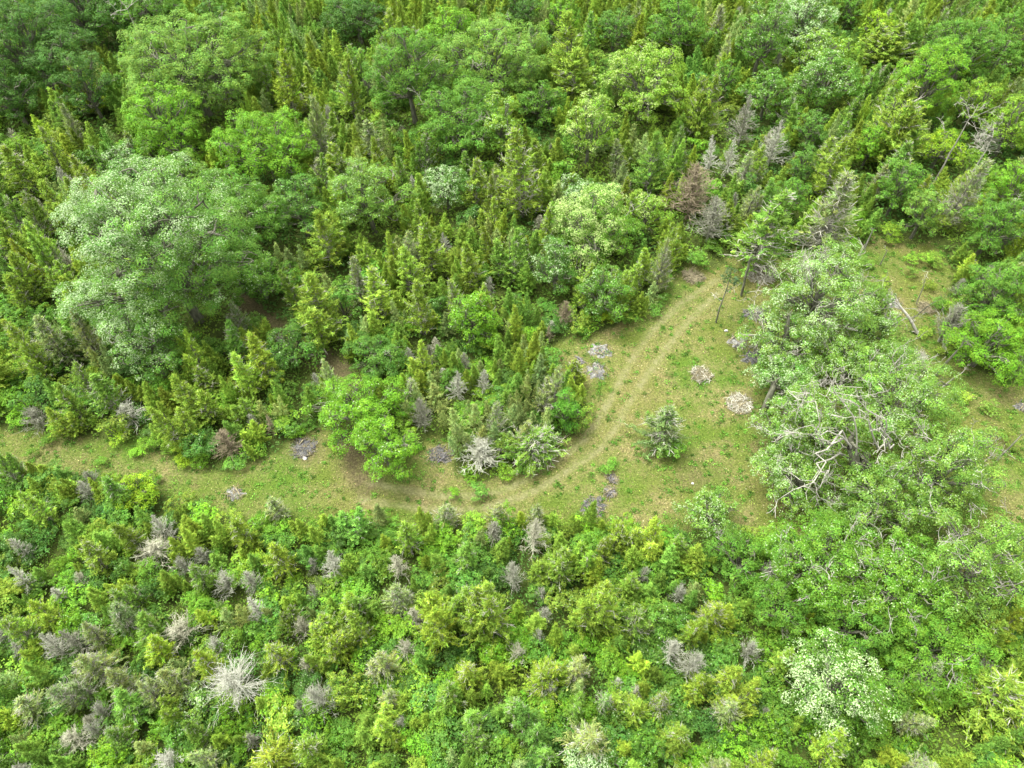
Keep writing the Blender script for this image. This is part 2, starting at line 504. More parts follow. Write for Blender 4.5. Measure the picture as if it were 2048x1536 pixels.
FEATURES = [
    # px, py, w, h, palette, label, landmark, options
    (60, 95, 200, 170, 'D', 'tall dark green tree filling the far upper left corner of the wood', 'dark corner tree', dict(bare=1)),
    (176, 175, 92, 130, 'D', 'narrow dark green tree on the right of the dark corner tree', None, {}),
    (160, 28, 170, 100, 'D', 'dark broad tree at the top edge behind the narrow dark green tree', None, dict(bare=1)),
    (20, 190, 110, 110, 'D', 'low dark green crown at the left edge under the dark corner tree', None, {}),
    (290, 22, 150, 90, 'G', 'mid green tree with bare grey twigs poking out, upper left top edge', 'twiggy tree at the top edge', dict(bare=3)),
    (385, 135, 252, 185, 'P', 'large round pale green tree in the upper left wood', 'round pale green tree', dict(bare=2)),
    (335, 250, 150, 160, 'L', 'bright green tree joined to the front of the round pale green tree', 'bright tree below it', {}),
    (425, 35, 60, 70, 'B', 'small bluish green tree behind the round pale green tree', None, {}),
    (532, 295, 180, 140, 'L', 'lime green dome shaped tree right above the big silvery oak', 'lime dome tree', {}),
    (255, 330, 96, 75, 'B', 'small bluish tree with silvery leaf tips above the big silvery oak', None, dict(pale=.22)),
    (385, 355, 90, 90, 'P', 'pale rounded crown standing at the back of the big silvery oak', None, {}),
    (330, 500, 340, 340, 'S', 'big silvery oak with wind turned pale leaves left of the dirt path', 'big silvery oak', dict(pale=.28, bare=4)),
    (290, 680, 150, 170, 'S', 'lower silvery bough tree hanging below the big silvery oak', 'hanging silvery tree', dict(pale=.36, bare=3)),
    (465, 430, 200, 160, 'G', 'green tree pressed against the right side of the big silvery oak', 'green tree beside it', dict(pale=.04)),
    (520, 560, 125, 90, 'G', 'green tree spreading over the brown dirt path', 'tree over the dirt path', dict(pale=.04, bare=1)),
    (600, 415, 110, 120, 'B', 'dark bluish tree left of the pale tree with a bare grey patch', None, dict(pale=.02)),
    (738, 395, 142, 150, 'P', 'pale green tree with a bare grey twig patch in the mid wood', 'pale twiggy tree', dict(pale=.05, bare=3)),
    (585, 692, 112, 86, 'B', 'small round bluish tree beside the brown dirt path', 'round path tree', dict(pale=.03)),
    (820, 150, 150, 175, 'G', 'tall green tree left of the great dome tree, bare grey twigs in front', 'twig fronted tree', dict(bare=3)),
    (990, 122, 205, 125, 'P', 'great dome shaped pale tree in the upper middle of the wood', 'great dome tree', dict(bare=3)),
    (925, 240, 190, 130, 'G', 'broad green tree in front of the great dome tree', 'tree before the dome', dict(bare=2)),
    (1000, 255, 90, 120, 'K', 'yellowish green crown at the right of the broad green tree', None, dict(pale=.08)),
    (1078, 205, 95, 80, 'G', 'green shoulder crown right of the great dome tree', None, {}),
    (895, 62, 100, 90, 'L', 'fresh green tree behind the great dome tree', None, {}),
    (1290, 168, 168, 140, 'K', 'yellow green round tree with lime tips in the upper wood', 'yellow green round tree', dict(pale=.14, bloom=True)),
    (1180, 262, 104, 134, 'K', 'egg shaped lime tree with pale flower heads on its front', 'egg shaped lime tree', dict(pale=.26, bloom=True)),
    (895, 378, 92, 86, 'B', 'small tree sprinkled with white leaf tips in the mid wood', 'white tipped small tree', dict(pale=.55)),
    (1185, 455, 175, 160, 'V', 'tree with creamy yellow flower clusters at the edge of the clearing', 'creamy flowering tree', dict(pale=.5, bloom=True, bare=1)),
    (1165, 395, 95, 60, 'B', 'silver tipped crown behind the creamy flowering tree', None, dict(pale=.34)),
    (1290, 430, 78, 90, 'K', 'lime crown at the right shoulder of the creamy flowering tree', None, dict(pale=.2, bloom=True)),
    (1112, 535, 92, 110, 'B', 'bluish tree below left of the creamy flowering tree', None, dict(pale=.15, bare=2)),
    (1210, 590, 100, 110, 'G', 'green tree with a scrubby foot at the edge of the clearing', 'clearing edge tree', dict(pale=.08)),
    (945, 640, 104, 108, 'L', 'lone bright green tree among the cedars left of the clearing', 'lone bright green tree', dict(pale=.02)),
    (750, 712, 110, 92, 'B', 'bluish rounded tree right of the brown dirt path', 'bluish path tree', dict(bare=1)),
    (715, 820, 165, 130, 'L', 'upper half of the bright twin crowned tree beside the track', 'bright track tree', dict(pale=.03)),
    (770, 890, 135, 130, 'L', 'lower lime crown of the pair beside the track, overhanging the bend', None, dict(pale=.03)),
    (1132, 822, 56, 86, (0.07, 0.19, .015), 'small dark green upright bush beside the wheel track', 'dark upright bush', {}),
    (1530, 75, 110, 140, 'G', 'green tree in the upper right wood with grey limbs showing', 'grey limbed tree', dict(pale=.06, bare=3)),
    (1612, 45, 120, 110, 'S', 'silvery crowned tree at the top edge of the upper right wood', 'silvery top edge tree', dict(pale=.48, bare=1)),
    (1645, 115, 105, 90, 'K', 'pale tipped tree just in front of the silvery top edge tree', None, dict(pale=.16)),
    (1650, 165, 130, 100, 'G', 'wide green tree with pale tops left of the lime right hand trees', None, dict(pale=.10)),
    (1535, 190, 95, 90, 'G', 'green rounded tree above the grey dead cedars', 'rounded tree above the dead cedars', dict(pale=.05)),
    (1755, 55, 70, 60, 'Y', 'small vivid lime tree near the top edge', 'vivid lime tree', {}),
    (1855, 165, 125, 150, 'L', 'tall bright green tree in the upper right wood', 'tall bright green tree', {}),
    (1935, 105, 145, 125, 'G', 'wide green tree behind the tall bright green tree', 'wide green tree', {}),
    (2020, 75, 80, 105, 'G', 'green tree in the far upper right corner', 'upper right corner tree', {}),
    (1448, 165, 50, 80, 'G', 'slim green tree left of the rounded tree above the dead cedars', None, {}),
    (1350, 60, 110, 110, 'G', 'green tree near the top edge right of centre', 'top edge green tree', {}),
    (1700, 20, 60, 60, 'G', 'small green tree at the top edge between silvery and vivid lime trees', None, {}),
    (1120, 35, 60, 65, 'L', 'small fresh green tree at the top edge of the middle wood', None, {}),
    (1040, 20, 80, 60, 'D', 'dark green tree at the top edge behind the great dome tree', None, {}),
    (715, 35, 120, 90, 'D', 'deep green tree at the top edge left of centre', 'deep green top edge tree', {}),
    (1230, 60, 80, 70, 'B', 'bluish tree behind the yellow green round tree', None, {}),
    (1622, 262, 62, 82, 'B', 'slim green tree between the grey dead cedars and the olive cedars', 'slim green tree', {}),
    (1608, 335, 56, 76, 'B', 'small pointed green tree just below the slim green tree', None, {}),
    (1742, 292, 58, 82, 'L', 'narrow bright tree among olive cedars of the upper right wood', 'narrow bright tree', {}),
    (1582, 400, 66, 80, 'G', 'compact green tree right of the tall cedar on the clearing edge', 'compact green tree', {}),
    (1882, 298, 96, 76, 'Y', 'open yellow lime tree on thin grey stems', 'yellow lime tree', dict(bare=2, sparse=.25)),
    (1800, 375, 84, 110, 'G', 'green tree behind the clearing in the right wood', None, dict(bare=1)),
    (1848, 428, 82, 100, 'P', 'pale green tree at the far edge of the right clearing', 'far edge tree', dict(bare=1, sparse=.15)),
    (1990, 455, 120, 120, 'G', 'green tree with flat tiers at the right edge above the clearing', 'tiered green tree', dict(bare=2)),
    (2025, 250, 100, 120, 'K', 'lime crown at the right edge with white dead limbs beside it', 'lime right edge tree', dict(bare=1)),
    (2025, 370, 80, 100, 'L', 'bright green crown at the right edge above the tiered green tree', None, {}),
    (1950, 210, 90, 90, 'K', 'pale lime tree left of the lime right edge tree', None, {}),
    (1985, 590, 130, 130, 'G', 'upper crown of the tall green tree on the right clearing', 'right clearing tree', {}),
    (1975, 690, 150, 120, 'L', 'lower fuller crown of the tall green tree on the right clearing', None, {}),
    (1640, 600, 240, 170, 'P', 'silvery spreading oak with bare twigs at the head of the clearing', 'silvery clearing oak', dict(pale=.22, bare=24, sparse=.22)),
    (1560, 685, 150, 120, 'P', 'left hand crown of the silvery clearing oak beside white ash', None, dict(pale=.22, bare=10, sparse=.2)),
    (1745, 640, 120, 110, 'P', 'pale crown right of the silvery clearing oak by the fallen trunk', None, dict(pale=.18, bare=8, sparse=.2)),
    (1570, 765, 130, 75, 'S', 'low spreading crown on a stout trunk in the clearing', 'low stout oak', dict(pale=.22, bare=2, sparse=.15)),
    (1700, 735, 150, 120, 'P', 'pale crown filling the gap between the silvery clearing oak and the pale green oak', None, dict(pale=.12, bare=8, sparse=.15)),
    (1565, 885, 120, 100, 'P', 'low pale crown right of the brown twig spread in the clearing', None, dict(pale=.14, bare=6, sparse=.2)),
    (1640, 860, 190, 180, 'P', 'oak with long crooked bare white limbs standing in the clearing', 'oak with white limbs', dict(pale=.12, bare=20, sparse=.2)),
    (1800, 800, 230, 190, 'P', 'pale green oak behind the oak with white limbs', 'pale green oak', dict(pale=.10, bare=14, sparse=.12)),
    (1600, 960, 160, 140, 'P', 'left hand pale crown of the clearing oaks over brown ground', None, dict(pale=.14, bare=10, sparse=.2)),
    (1890, 950, 210, 210, 'P', 'pale green oak on the right with scattered grey twigs', 'right hand oak', dict(pale=.07, bare=14, sparse=.1)),
    (1760, 1010, 190, 170, 'P', 'green oak crown in the middle of the right hand oaks', 'middle oak', dict(pale=.06, bare=14, sparse=.12)),
    (1950, 1130, 210, 220, 'P', 'pale oak crown close to the right edge with slanting bare limbs', 'right edge oak', dict(pale=.03, bare=12, sparse=.1)),
    (1640, 1130, 210, 170, 'V', 'green oak crown with a grey broken limb on its left side', 'broken limb oak', dict(pale=.05, bare=10, sparse=.06)),
    (1800, 1170, 210, 170, 'V', 'full green oak crown between broken limb and right edge oaks', 'full green oak', dict(pale=.05, bare=10, sparse=.06)),
    (1860, 1285, 190, 130, 'V', 'lowest green oak crown beside the white flowering hawthorn', 'lowest oak', dict(bare=3)),
    (1700, 1250, 150, 110, 'G', 'dark green crown just above the white flowering hawthorn', None, dict(bare=3)),
    (1420, 1030, 112, 96, 'P', 'pale green small tree at the lower edge of the clearing', 'lower clearing tree', dict(pale=.12)),
    (1480, 1120, 120, 110, 'G', 'green tree below the lower clearing tree, left of the broken limb oak', None, dict(bare=1)),
    (1560, 1220, 110, 110, 'G', 'deep green tree above left of the white flowering hawthorn', None, dict(bare=1)),
    (1672, 1375, 190, 185, 'G', 'white flowering hawthorn covered in blossom, lower right', 'white flowering hawthorn', dict(pale=.34, bloom='white')),
    (275, 978, 80, 66, 'Y', 'small yellow lime bush where the grass lane leaves the left edge', 'yellow lime bush', {}),
    (395, 1410, 80, 50, 'P', 'flat tree with pale cream leaves left of the white dead tree', None, dict(pale=.4)),
    (1190, 1525, 110, 40, 'S', 'white tipped crown cut by the bottom edge', None, dict(pale=.5)),
]
for px, py, w, h, pal, lab, lm, kw in FEATURES:
    broad_tree(px, py, w, h, pal, lab, lm, **kw)


# ------------------------------------------------------------------ cedars
def cedar(H, R, rng, nb=120, leaf=.12, spray=7, open_=0.0, tops=1, yellow=.0):
    """Juniper crown: plumes of small pointed sprays on rising branches; returns foliage and twigs."""
    base0 = .06 * H
    leaders = [(np.zeros(3), np.array([rng.normal(0, .04), rng.normal(0, .04), 1.]), H)]
    for _ in range(tops - 1):
        a = rng.uniform(0, 6.28)
        leaders.append((np.array([math.cos(a), math.sin(a), 0]) * R * rng.uniform(.3, .5), np.array([math.cos(a) * .12, math.sin(a) * .12, 1.]), H * rng.uniform(.72, .92)))
    P, A, BI = [], [], []
    sA, sB, sr, sr2 = [], [], [], []
    bi = 0
    asym = rng.uniform(0, 6.28)
    for o0, ld, h in leaders:
        ld = ld / ld[2]
        n = nb if len(leaders) == 1 else int(nb * .75)
        for i in range(n):
            t = (i + rng.uniform()) / n
            t = t ** .85
            z = base0 + (h - base0) * t
            prof = (1 - t) ** .92 * (1 - .35 * math.exp(-t * 7)) * 1.12 + .03
            if t < .12:
                prof *= .75
            a = i * 2.399 + rng.normal(0, .3)
            L = R * prof * (rng.uniform(.72, 1.15) if rng.uniform() < .85 else rng.uniform(1.15, 1.55)) * (1 + .16 * math.cos(a - asym))
            el = rng.uniform(.15, .6) + t * .65
            d = np.array([math.cos(a) * math.cos(el), math.sin(a) * math.cos(el), math.sin(el)])
            s0 = o0 + ld * z - np.array([0, 0, math.sin(el) * L * .5])
            tip = s0 + d * L
            mid = s0 + d * L * .55 - np.array([0, 0, .04 * L])
            sA += [s0, mid]; sB += [mid, tip]; sr += [.022 + .006 * L, .016]; sr2 += [.016, .008]
            m = max(3, int(6.5 * L / R + 2.5))
            bare = rng.uniform() < open_
            if bare:
                for _ in range(5):
                    q = s0 + d * L * rng.uniform(.3, 1)
                    e = q + (unit(d + rng.normal(0, .55, 3)) * rng.uniform(.25, .5))
                    sA.append(q); sB.append(e); sr.append(.016); sr2.append(.007)
                m = 2 if rng.uniform() < .6 else 0
            for k in range(m):
                s = .35 + .68 * (k + rng.uniform()) / max(m, 1)
                c = s0 + d * L * s
                sd = unit(d + rng.normal(0, .38, 3) + np.array([0, 0, .35]))
                nl = spray + rng.integers(0, 4)
                u = rng.uniform(-.2, 1, (nl, 1))
                q = c + sd * u * leaf * 2.6 + rng.normal(0, leaf * (.95 - .68 * s), (nl, 3))
                P.append(q); A.append(np.repeat(sd[None], nl, 0)); BI.append(np.full(nl, bi))
            bi += 1
        sA.append(o0 + np.array([0, 0, base0])); sB.append(o0 + ld * h * .97); sr.append(.05); sr2.append(.01)
    P, A, BI = np.concatenate(P), np.concatenate(A), np.concatenate(BI)
    n = len(P)
    N = unit(rng.normal(size=(n, 3)) + np.array([0, 0, .7]))
    V, F = leaf_faces(P, N, leaf * rng.uniform(.7, 1.3, n), rng, elong=2.0, axis=A + rng.normal(0, .35, (n, 3)), wide=.27)
    col = var_cols(n, 3, rng, .18, .06)
    bt = np.exp(rng.normal(0, .18, bi)); bh = rng.normal(0, .06, bi)
    col[:, :3] *= np.repeat(bt[BI], 3)[:, None]
    col[:, 0] *= 1 + np.repeat(bh[BI], 3)
    tw = sticks(np.array(sA), np.array(sB), np.array(sr), np.array(sr2), 3)
    return (V, F, col), tw


class Proto:
    pass


CEDARS = []
r0 = np.random.default_rng(11)
specs = [  # H, R, open, tops
    (7.0, 1.35, .10, 1), (6.6, 1.25, .16, 1), (7.4, 1.5, .08, 2), (6.2, 1.4, .22, 1),
    (5.6, 1.75, .12, 2), (5.2, 1.8, .18, 3), (6.0, 1.7, .10, 2),
    (5.8, 1.6, .5, 1), (5.4, 1.7, .62, 2), (6.4, 1.5, .42, 1), (5.6, 1.5, .3, 1), (5.2, 1.75, .36, 2), (5.5, 1.6, .84, 1), (5.9, 1.5, .74, 1),
]
for H, R, op, tops in specs:
    p = Proto()
    fol, tw = cedar(H, R, r0, nb=165, leaf=.115, spray=5, open_=op, tops=tops)
    p.fol = fol; p.tw = tw
    p.H, p.R, p.op = H, R, op
    p.crown = make_mesh('cedar_crown', fol[0], fol[1], M_CEDAR, fol[2])
    p.twigs = make_mesh('cedar_twigs', tw[0], tw[1], M_TWIG)
    pts = crooked((0, 0, -.1), (0, 0, H * .8), 6, .015, r0)
    p.trunk = make_mesh('cedar_trunk', *tube(pts, np.linspace(.11, .03, 6), 6), M_BARK)
    p.mass = make_mesh('cedar_form', fol[0], fol[1], M_CEDAR_MASS, fol[2])
    CEDARS.append(p)

SHRUBS = []
for i in range(9):
    p = Proto()
    r = 1.7 if i < 6 else 1.3
    hz = [1.1, 1.3, 1.5, 1.2, 1.0, 1.4, 1.6, 1.3, 1.1][i]
    lobes = []
    for j in range(9 if i < 6 else 7):
        a = r0.uniform(0, 6.28); q = r * math.sqrt(r0.uniform(0, 1)) * .72
        lr = r0.uniform(.34, .62) * r / 1.5
        lobes.append((np.array([math.cos(a) * q, math.sin(a) * q, hz * (r0.uniform(-.5, .75) - .5 * (q / r) ** 2)]), lr, lr * r0.uniform(.6, .95)))
    V, F, col, lobes, C = broad_crown(r, hz, r0, leaf=.125, rc=.30 if i % 2 else .24, low=-.3, pale=.03 if i % 3 == 0 else 0, lobes=lobes)
    zc = hz * 1.05 + .35
    V = V + np.array([0, 0, zc])
    p.R, p.H, p.zc = r, zc + hz, zc
    p.crown = make_mesh('shrub_crown', V, F, M_LEAF, col)
    p.mass = make_mesh('shrub_form', V, F, M_LEAF_MASS, col)
    br = []
    for c, lr, lz in lobes:
        br.append((crooked((0, 0, -.05), c + np.array([0, 0, zc]), 5, .08, r0), np.linspace(.05, .02, 5)))
    p.stem = make_mesh('shrub_stems', *tube_set(br), M_BARK)
    SHRUBS.append(p)

DEADS = []


def dead_cedar(H, R, rng, nb=60, sub=6, thick=1.0, cone=.75, el0=.25, el1=1.0, curl=.2):
    sA, sB, ra, rb = [], [], [], []
    for i in range(nb):
        t = ((i + rng.uniform()) / nb) ** .9
        z = .12 * H + .88 * H * t
        a = i * 2.399 + rng.normal(0, .3)
        L = R * ((1 - t) ** cone + .08) * rng.uniform(.65, 1.15)
        el = el0 + (el1 - el0) * t + rng.normal(0, .12)
        d = np.array([math.cos(a) * math.cos(el), math.sin(a) * math.cos(el), math.sin(el)])
        p = np.array([0, 0, z - .3 * L * math.sin(el)])
        seg = 4
        r = (.03 + .010 * L) * thick
        pts = [p]
        dd = d.copy()
        for s in range(seg):
            dd = unit(dd + rng.normal(0, curl, 3) * .6 + np.array([0, 0, .06]))
            pts.append(pts[-1] + dd * L / seg)
        for s in range(seg):
            sA.append(pts[s]); sB.append(pts[s + 1]); ra.append(r * (1 - s * .2)); rb.append(r * (1 - (s + 1) * .2) + .006)
        for _ in range(sub):
            j = rng.integers(1, seg + 1)
            e = pts[j] + unit(dd + rng.normal(0, .6, 3)) * L * rng.uniform(.15, .4)
            sA.append(pts[j]); sB.append(e); ra.append(r * .55); rb.append(.009 * thick)
            if rng.uniform() < .6:
                sA.append(e); sB.append(e + unit(dd + rng.normal(0, .9, 3)) * L * .15); ra.append(.012 * thick); rb.append(.006)
    return sticks(np.array(sA), np.array(sB), np.array(ra), np.array(rb), 3)


for (H, R, nb, sub, thick, cone, el0, el1, curl) in [
        (5.5, 1.3, 110, 10, .78, .8, .3, 1.1, .25), (5.0, 1.6, 110, 12, .72, .6, .4, 1.0, .3), (4.2, 1.1, 90, 9, .85, .7, .3, 1.0, .3),
        (5.4, 2.3, 150, 7, .6, .38, .1, 1.0, .24), (3.4, 1.6, 80, 9, .8, .4, .5, 1.2, .35), (7.0, 1.2, 110, 8, .85, .9, .2, .9, .2)]:
    p = Proto()
    p.H, p.R = H, R
    V, F = dead_cedar(H, R, r0, nb, sub, thick, cone, el0, el1, curl)
    p.branches = make_mesh('dead_branches', V, F, M_DEAD)
    pts = crooked((0, 0, -.1), (0, 0, H), 7, .02, r0)
    p.trunk = make_mesh('dead_trunk', *tube(pts, np.linspace(.12, .02, 7) * (1.2 if R > 2 else 1), 6), M_DEAD)
    DEADS.append(p)


def inst_cedar(x, y, R, H, proto, rz, tint, label=None, group=None, lean=(0, 0)):
    t = link('cedar_tree', None, loc=(x, y, 0))
    t.rotation_euler = (lean[0], lean[1], rz)
    t.scale = (R / proto.R, R / proto.R, H / proto.H)
    tag(t, label, 'cedar', group)
    link('crown', proto.crown, t, color=tint)
    link('twigs', proto.twigs, t)
    link('trunk', proto.trunk, t)
    return t


def inst_shrub(x, y, R, H, proto, rz, tint, label=None, group=None):
    t = link('leafy_shrub', None, loc=(x, y, 0))
    t.rotation_euler = (0, 0, rz)
    e = .82 + .36 * ((x * 7.31 + y * 3.77) % 1)
    t.scale = (R / proto.R * e, R / proto.R / e, H / proto.H)
    tag(t, label, 'shrub', group)
    link('crown', proto.crown, t, color=tint)
    link('stem', proto.stem, t)
    return t


def inst_dead(x, y, R, H, proto, rz, tint, label=None, group=None, lean=(0, 0)):
    t = link('dead_tree', None, loc=(x, y, 0))
    t.rotation_euler = (lean[0], lean[1], rz)
    t.scale = (R / proto.R, R / proto.R, H / proto.H)
    tag(t, label, 'dead tree', group)
    link('branches', proto.branches, t, color=tint)
    link('trunk', proto.trunk, t, color=tint)
    return t


WHITE, GREY, BEIGE, RUST, DKGREY = (.42, .43, .35), (.33, .34, .265), (.36, .36, .26), (.22, .185, .12), (.23, .235, .175)
DEAD_LIST = [  # px, py of crown centre, w, h, proto, tint, label, landmark
    (470, 1368, 122, 118, 3, WHITE, 'big white dead tree with branches fanned out like a star, lower left', 'white star shaped dead tree'),
    (368, 1262, 92, 84, 4, BEIGE, 'beige dead bush above left of the white star shaped dead tree', 'beige dead bush'),
    (665, 1130, 56, 84, 0, GREY, 'grey upright dead cedar below the bend of the track', 'grey upright dead cedar'),
    (1068, 1068, 60, 74, 0, BEIGE, 'pale beige dead cedar on the lower side of the track', 'pale beige dead cedar'),
    (795, 1128, 46, 62, 2, BEIGE, 'small beige dead cedar right of the grey upright dead cedar', None),
    (45, 1095, 40, 60, 2, GREY, 'grey dead cedar near the left edge below the grass lane', 'left edge dead cedar'),
    (44, 1160, 46, 80, 5, GREY, 'leaning grey dead cedar just below the left edge dead cedar', None),
    (118, 1190, 40, 46, 2, GREY, 'twiggy grey dead cedar inward from the left edge dead cedar', None),
    (265, 1188, 24, 38, 2, WHITE, 'tiny white dead cedar in the green shrubs, lower left', 'tiny white dead cedar'),
    (432, 1290, 44, 46, 4, WHITE, 'small forked white dead bush above the star shaped dead tree', None),
    (515, 1225, 46, 58, 2, WHITE, 'white dead cedar above right of the star shaped dead tree', 'white dead cedar'),
    (455, 1172, 66, 56, 4, GREY, 'branching grey dead bush above the white dead cedar', None),
    (616, 1335, 46, 40, 4, BEIGE, 'compact pinkish grey dead bush right of the star shaped tree', None),
    (645, 1395, 66, 76, 1, GREY, 'soft grey dead cedar below the compact pinkish dead bush', None),
    (105, 1290, 56, 84, 0, GREY, 'wide brownish grey dead cedar toward the lower left edge', 'brownish dead cedar'),
    (630, 1195, 30, 30, 4, GREY, 'small tuft of grey dead twigs under the grey upright dead cedar', None),
    (1028, 1152, 48, 66, 1, GREY, 'grey dead cedar in the shrubs right of the track bend', 'grey bend cedar'),
    (1078, 1280, 30, 26, 4, WHITE, 'little bluish white dead twig in the lower middle wood', None),
    (1282, 1152, 32, 34, 4, GREY, 'small dark grey dead bush below the charred patch', None),
    (1120, 1195, 0, 0, 0, GREY, None, None),
    (345, 1525, 70, 34, 4, WHITE, 'white crooked dead twigs cut off by the bottom edge', 'white twigs at the bottom edge'),
    (155, 1480, 70, 60, 1, BEIGE, 'beige dead cedar near the bottom left corner', 'bottom left dead cedar'),
    (1490, 240, 62, 92, 0, DKGREY, 'dark grey dead cedar with a sharp top in the upper right wood', 'dark grey dead cedar'),
    (1424, 310, 40, 72, 5, WHITE, 'white dead cedar beside the brown dead thicket', 'upper white dead cedar'),
    (1460, 312, 44, 76, 5, GREY, 'grey dead cedar just right of the upper white dead cedar', None),
    (1550, 285, 62, 84, 0, GREY, 'grey fading cedar right of the dark grey dead cedar', None),
    (1385, 385, 112, 110, 1, RUST, 'rusty brown dead cedar at the head of the track', 'rusty dead cedar'),
    (1425, 440, 84, 90, 1, DKGREY, 'dusky brown dead thicket tree below the rusty dead cedar', None),
    (962, 375, 22, 84, 5, WHITE, 'thin white dead cedar spike in the middle wood', 'thin white dead spike'),
    (455, 885, 66, 64, 1, RUST, 'rusty brown dead bush on the edge of the grass lane', 'rusty bush by the lane'),
    (541, 850, 28, 70, 5, RUST, 'narrow reddish brown dead cedar right of the rusty bush', None),
    (957, 905, 92, 84, 1, GREY, 'grey bare bush on the inside of the track bend', 'grey bare bush'),
    (915, 770, 46, 58, 0, GREY, 'grey dead cedar in the grey green stand left of the clearing', 'grey stand cedar'),
    (965, 765, 36, 56, 2, GREY, 'smaller grey dead cedar right of the grey stand cedar', None),
    (845, 830, 46, 70, 1, DKGREY, 'brown grey dead cedar at the foot of the grey green stand', None),
    (1097, 665, 22, 56, 5, RUST, 'thin rusty dead cedar on the left rim of the clearing', None),
    (1130, 625, 44, 50, 1, RUST, 'brown dead bush at the foot of the flowering tree', None),
    (1640, 480, 90, 60, 4, DKGREY, 'low brown dead brush tree at the top of the clearing', None),
    (1900, 650, 80, 80, 4, DKGREY, 'grey bare bush left of the tall green tree on the right clearing', 'right bare bush'),
    (1830, 730, 70, 60, 4, GREY, 'pale bare thicket right of the pale green oak', None),
    (215, 140, 0, 0, 0, GREY, None, None),
    (255, 830, 70, 50, 4, GREY, 'low grey dead bush above the grass lane at left', 'low grey lane bush'),
    (75, 838, 64, 36, 4, DKGREY, 'flat grey dead bush at the far left of the grass lane', None),
    (1985, 270, 60, 80, 5, GREY, 'tall grey dead cedar under white dead limbs by the right edge', None),
    (1500, 700, 0, 0, 0, GREY, None, None),
    (310, 1100, 84, 60, 1, BEIGE, 'wide beige fading cedar in the lower left wood', 'wide beige cedar'),
    (815, 1305, 50, 40, 4, BEIGE, 'pale bare topped bush in the lower middle wood', 'bare topped bush'),
    (1035, 1308, 56, 40, 4, BEIGE, 'twiggy bare topped bush right of the little white twig', None),
    (1095, 1385, 46, 40, 4, GREY, 'small grey bare bush near the bottom edge middle', None),
    (1385, 1330, 60, 70, 1, GREY, 'grey fading cedar left of the flowering hawthorn', None),
    (1500, 1300, 50, 56, 4, GREY, 'grey twig bush between the fading cedar and hawthorn', None),
    (1360, 1190, 40, 40, 4, GREY, 'small grey twig bush left of the green tree', None),
    (1960, 1345, 80, 70, 4, DKGREY, 'dark grey bare bush at the lower right edge', 'lower right bare bush'),
]
BASES = []      # (x, y, R) of everything that already stands
rd = np.random.default_rng(23)
for px, py, w, h, pi, tint, lab, lm in DEAD_LIST:
    if not lab:
        continue
    x, y, zc, r, hz, d = solve(px, py, w, h)
    H = max(zc + hz, 2.2) * 1.05
    r = max(r, .5)
    inst_dead(x, y, r * 1.05, H, DEADS[pi], rd.uniform(0, 6.28), tint, lab, lean=(rd.normal(0, .04), rd.normal(0, .04)))
    BASES.append((x, y, r * .8, H))
    VIEW.append((px, py, w / 2, h / 2, y))
    if lm:
        LM.append((lm, px, py))

